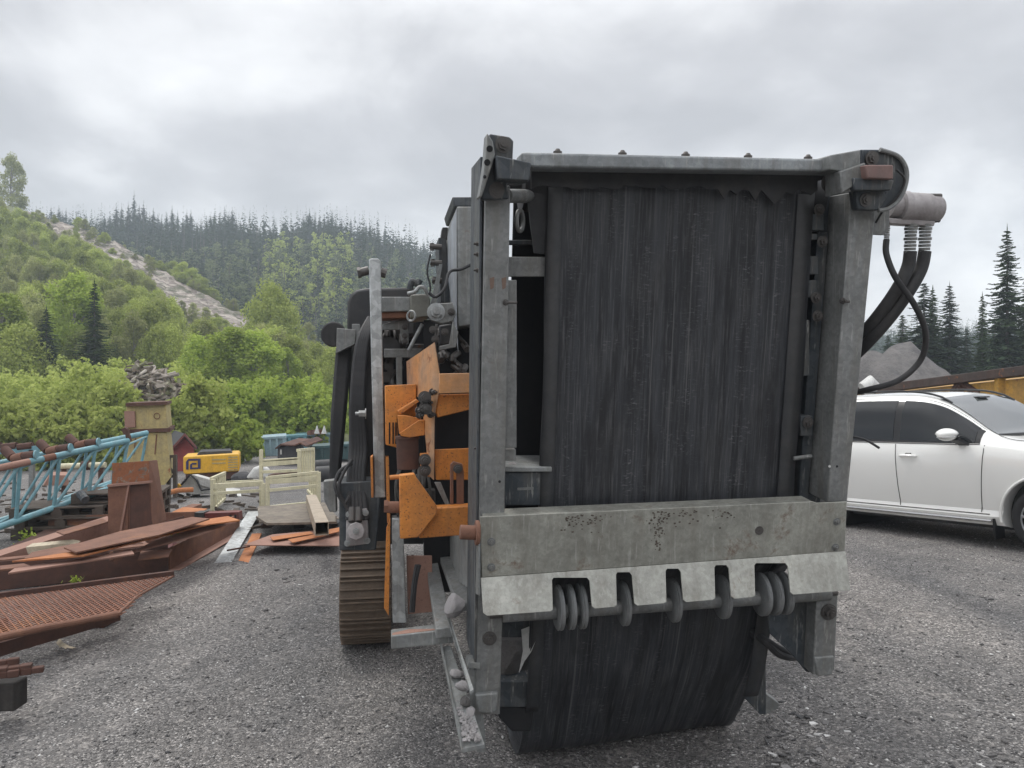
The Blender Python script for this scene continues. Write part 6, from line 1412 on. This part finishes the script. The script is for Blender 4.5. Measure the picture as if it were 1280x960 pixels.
# pale dashboard seen as a light patch under the screen is left to reflection; seams
for sd_ in (-1, 1):
    for x in (-.58, -1.66, -2.72):
        g = [surf(x+(.10*(z-.8) if x == -.58 else -.02*(z-.8)), z, sd_, .001) for z in np.linspace(.42 if x != -2.72 else .85, 1.21, 16)]; cmk('door_seam', MB().tube(g, .0045, 6), blackp)
    cmk('sill_trim', MB().tube([surf(x, .405, sd_, .002) for x in np.linspace(-2.45, -.52, 14)], .007, 6), blackp)
    cmk('sill_trim', MB().tube([surf(x, .33, sd_, .012) for x in np.linspace(-2.45, -.50, 14)], .020, 8), chrome)
    cmk('belt_trim', MB().tube([surf(x, zb_(x, -.03), sd_, .006) for x in np.linspace(-3.7, -.60, 30)], .007, 6), blackp)
    for x0 in (-1.60, -2.60):
        cmk('door_handle', MB().tube(smoothpath([surf(x0, 1.06, sd_, .01), surf(x0+.06, 1.065, sd_, .04), surf(x0+.18, 1.065, sd_, .042), surf(x0+.23, 1.06, sd_, .01)]), [.012]+[.017]*17+[.012], 10), car_white)
        cmk('handle_cup', MB().tube([surf(x0+.08, 1.082, sd_, .002), surf(x0+.15, 1.082, sd_, .002)], .017, 10), blackp)
    rl = [Vector((x, sd_*(cr(x)[3]-.055), zb_(x, .97)+.035*math.sin(math.pi*np.clip((x+3.9)/2.85, 0, 1))**.3)) for x in np.linspace(-3.9, -1.05, 24)]; cmk('roof_rail', MB().tube(rl, .014, 8), blackp)
    # arch lips
    for x in (.09, -2.98): cmk('arch_lip', MB().tube([Vector((x+.475*math.cos(a), sd_*1.0, .40+.475*math.sin(a))) for a in np.linspace(-.15, math.pi+.15, 30)], .016, 8), car_white)
    # mirror
    mb = MB(); import bmesh
    bm = bmesh.new(); bmesh.ops.create_uvsphere(bm, u_segments=24, v_segments=14, radius=1)
    for q in bm.verts: c = q.co; q.co = Vector((-.88+c.x*.10+(.03 if c.z > 0 else 0)*c.x, sd_*(1.13+c.y*.135), 1.33+c.z*.088*(1 if c.z > 0 else .75)))
    me = bpy.data.meshes.new('wing_mirror'); bm.to_mesh(me); bm.free(); me.materials.append(car_white); me.shade_smooth(); o = bpy.data.objects.new('wing_mirror', me); COL.objects.link(o); o.parent = CAR
    cmk('mirror_stalk', MB().prism([(-.84, sd_*.96, 1.20), (-.72, sd_*.96, 1.20), (-.78, sd_*1.08, 1.27), (-.90, sd_*1.08, 1.27)], (0, 0, .035)), blackp, o)
    cmk('mirror_trim', MB().tube([Vector((-.88+.102*math.cos(a), sd_*(1.13+.137*math.sin(a)), 1.315)) for a in np.linspace(0, 2*math.pi, 26)], .005, 6, False), chrome, o)
# bonnet shut line, wipers
cmk('bonnet_seam', MB().tube(smoothpath([Vector((x, -y, cr(x)[1]+(cr(x)[2]-cr(x)[1])*.93+.004)) for x, y in ((-.48, .74), (-.3, .79), (0, .79), (.4, .76), (.8, .6))]), .005, 6), blackp)
cmk('cowl', MB().tube([Vector((-.50+.10*(1-(y/.74)**2)-.0, y, cr(-.46)[2]+.006)) for y in np.linspace(-.72, .72, 16)], .018, 8), blackp)
cmk('sensor_housing', MB().box((-1.12, 0, zb_(-1.12, 1)+.008), .16, .22, .02), blackp)
for sd_ in (-1, 1):
    h = cmk('headlight', MB().prism([(.70, sd_*.92, .95), (.90, sd_*.74, .92), (.90, sd_*.74, .82), (.72, sd_*.93, .84)], (0.02, sd_*.015, 0)), chrome, bevel=.01)
    cmk('tail_light', MB().prism([(-4.20, sd_*.90, .95), (-4.12, sd_*.95, .95), (-4.10, sd_*.70, 1.7), (-4.2, sd_*.68, 1.7)], (-.02, 0, 0)), simple('tail_light_red'+str(sd_), (.3, .01, .01), .2))
cmk('grille', MB().box((.96, 0, .72), .08, .9, .22), blackp, bevel=.01)
cmk('underbody', MB().box((-1.5, 0, .27), 3.9, 1.5, .12), blackp)
# wheels
for x in (.09, -2.98):
    for sd_ in (-1, 1):
        W_ = bpy.data.objects.new('wheel', None); COL.objects.link(W_); W_.parent = CAR; W_.location = (x, sd_*.88, .375)
        mb = MB(); prof_ = [(.265, -.11), (.30, -.125), (.345, -.12), (.368, -.10), (.375, -.06), (.375, .06), (.368, .10), (.345, .12), (.30, .125), (.265, .11)]
        ns_ = 56
        for i in range(ns_):
            a = 2*math.pi*i/ns_
            for r0, y in prof_: mb.v.append((r0*math.cos(a), y, r0*math.sin(a)))
        m0 = len(prof_)
        for i in range(ns_):
            for j in range(m0): mb.f.append((i*m0+j, ((i+1) % ns_)*m0+j, ((i+1) % ns_)*m0+(j+1) % m0, i*m0+(j+1) % m0))
        cmk('tyre', mb, tyre_m, W_)
        mb = MB(); mb.ring((0, sd_*.10, 0), (0, 1, 0), .262, .012, 40, 8); mb.tube([(0, sd_*.08, 0), (0, sd_*.115, 0)], .05, 20)
        for i in range(5):
            for dlt in (-.11, .11):
                a = 2*math.pi*i/5+.3+dlt*.4; a2 = 2*math.pi*i/5+.3+dlt*1.5; p = Vector((math.cos(a)*.04, sd_*.10, math.sin(a)*.04)); q = Vector((math.cos(a2)*.262, sd_*.105, math.sin(a2)*.262)); mb.beam(p, q, .028, .03, up=Vector((0, 1, 0)))
        cmk('rim', mb, alloy_m, W_, .003); cmk('brake_disc', MB().tube([(0, sd_*.02, 0), (0, sd_*.05, 0)], .17, 30), frame_m, W_); cmk('rim_barrel', MB().tube([(0, -sd_*.1, 0), (0, sd_*.015, 0)], .262, 36), blackp, W_)
    cmk('wheel_well', MB().tube([(x, -.80, .40), (x, .80, .40)], .462, 40), blackp)
cmk('mud_flap', MB().box((-.47, -.90, .24), .02, .20, .24), blackp); cmk('mud_flap', MB().box((-3.42, -.90, .24), .02, .20, .24), blackp)

# ------------------------------------------------------------------ haze
HZ = .0011
scene.cycles.volume_bounces = 2
if HZ:
    mb = MB(); x0, x1, y0, y1, z0, z1 = -520, 560, -130, 440, -8, 92
    mb.box(((x0+x1)/2, (y0+y1)/2, (z0+z1)/2), x1-x0, y1-y0, z1-z0)
    m, t, out = newmat('haze'); pv = N(t, 'ShaderNodeVolumePrincipled'); pv.inputs['Density'].default_value = HZ; pv.inputs['Color'].default_value = (.80, .90, 1.0, 1); t.links.new(pv.outputs[0], out.inputs['Volume'])
    o = mk('haze', mb, m, None, 0, 0); tag(o, None, None, kind='stuff'); o['label'] = 'thin pale haze over the whole valley'; o['category'] = 'haze'
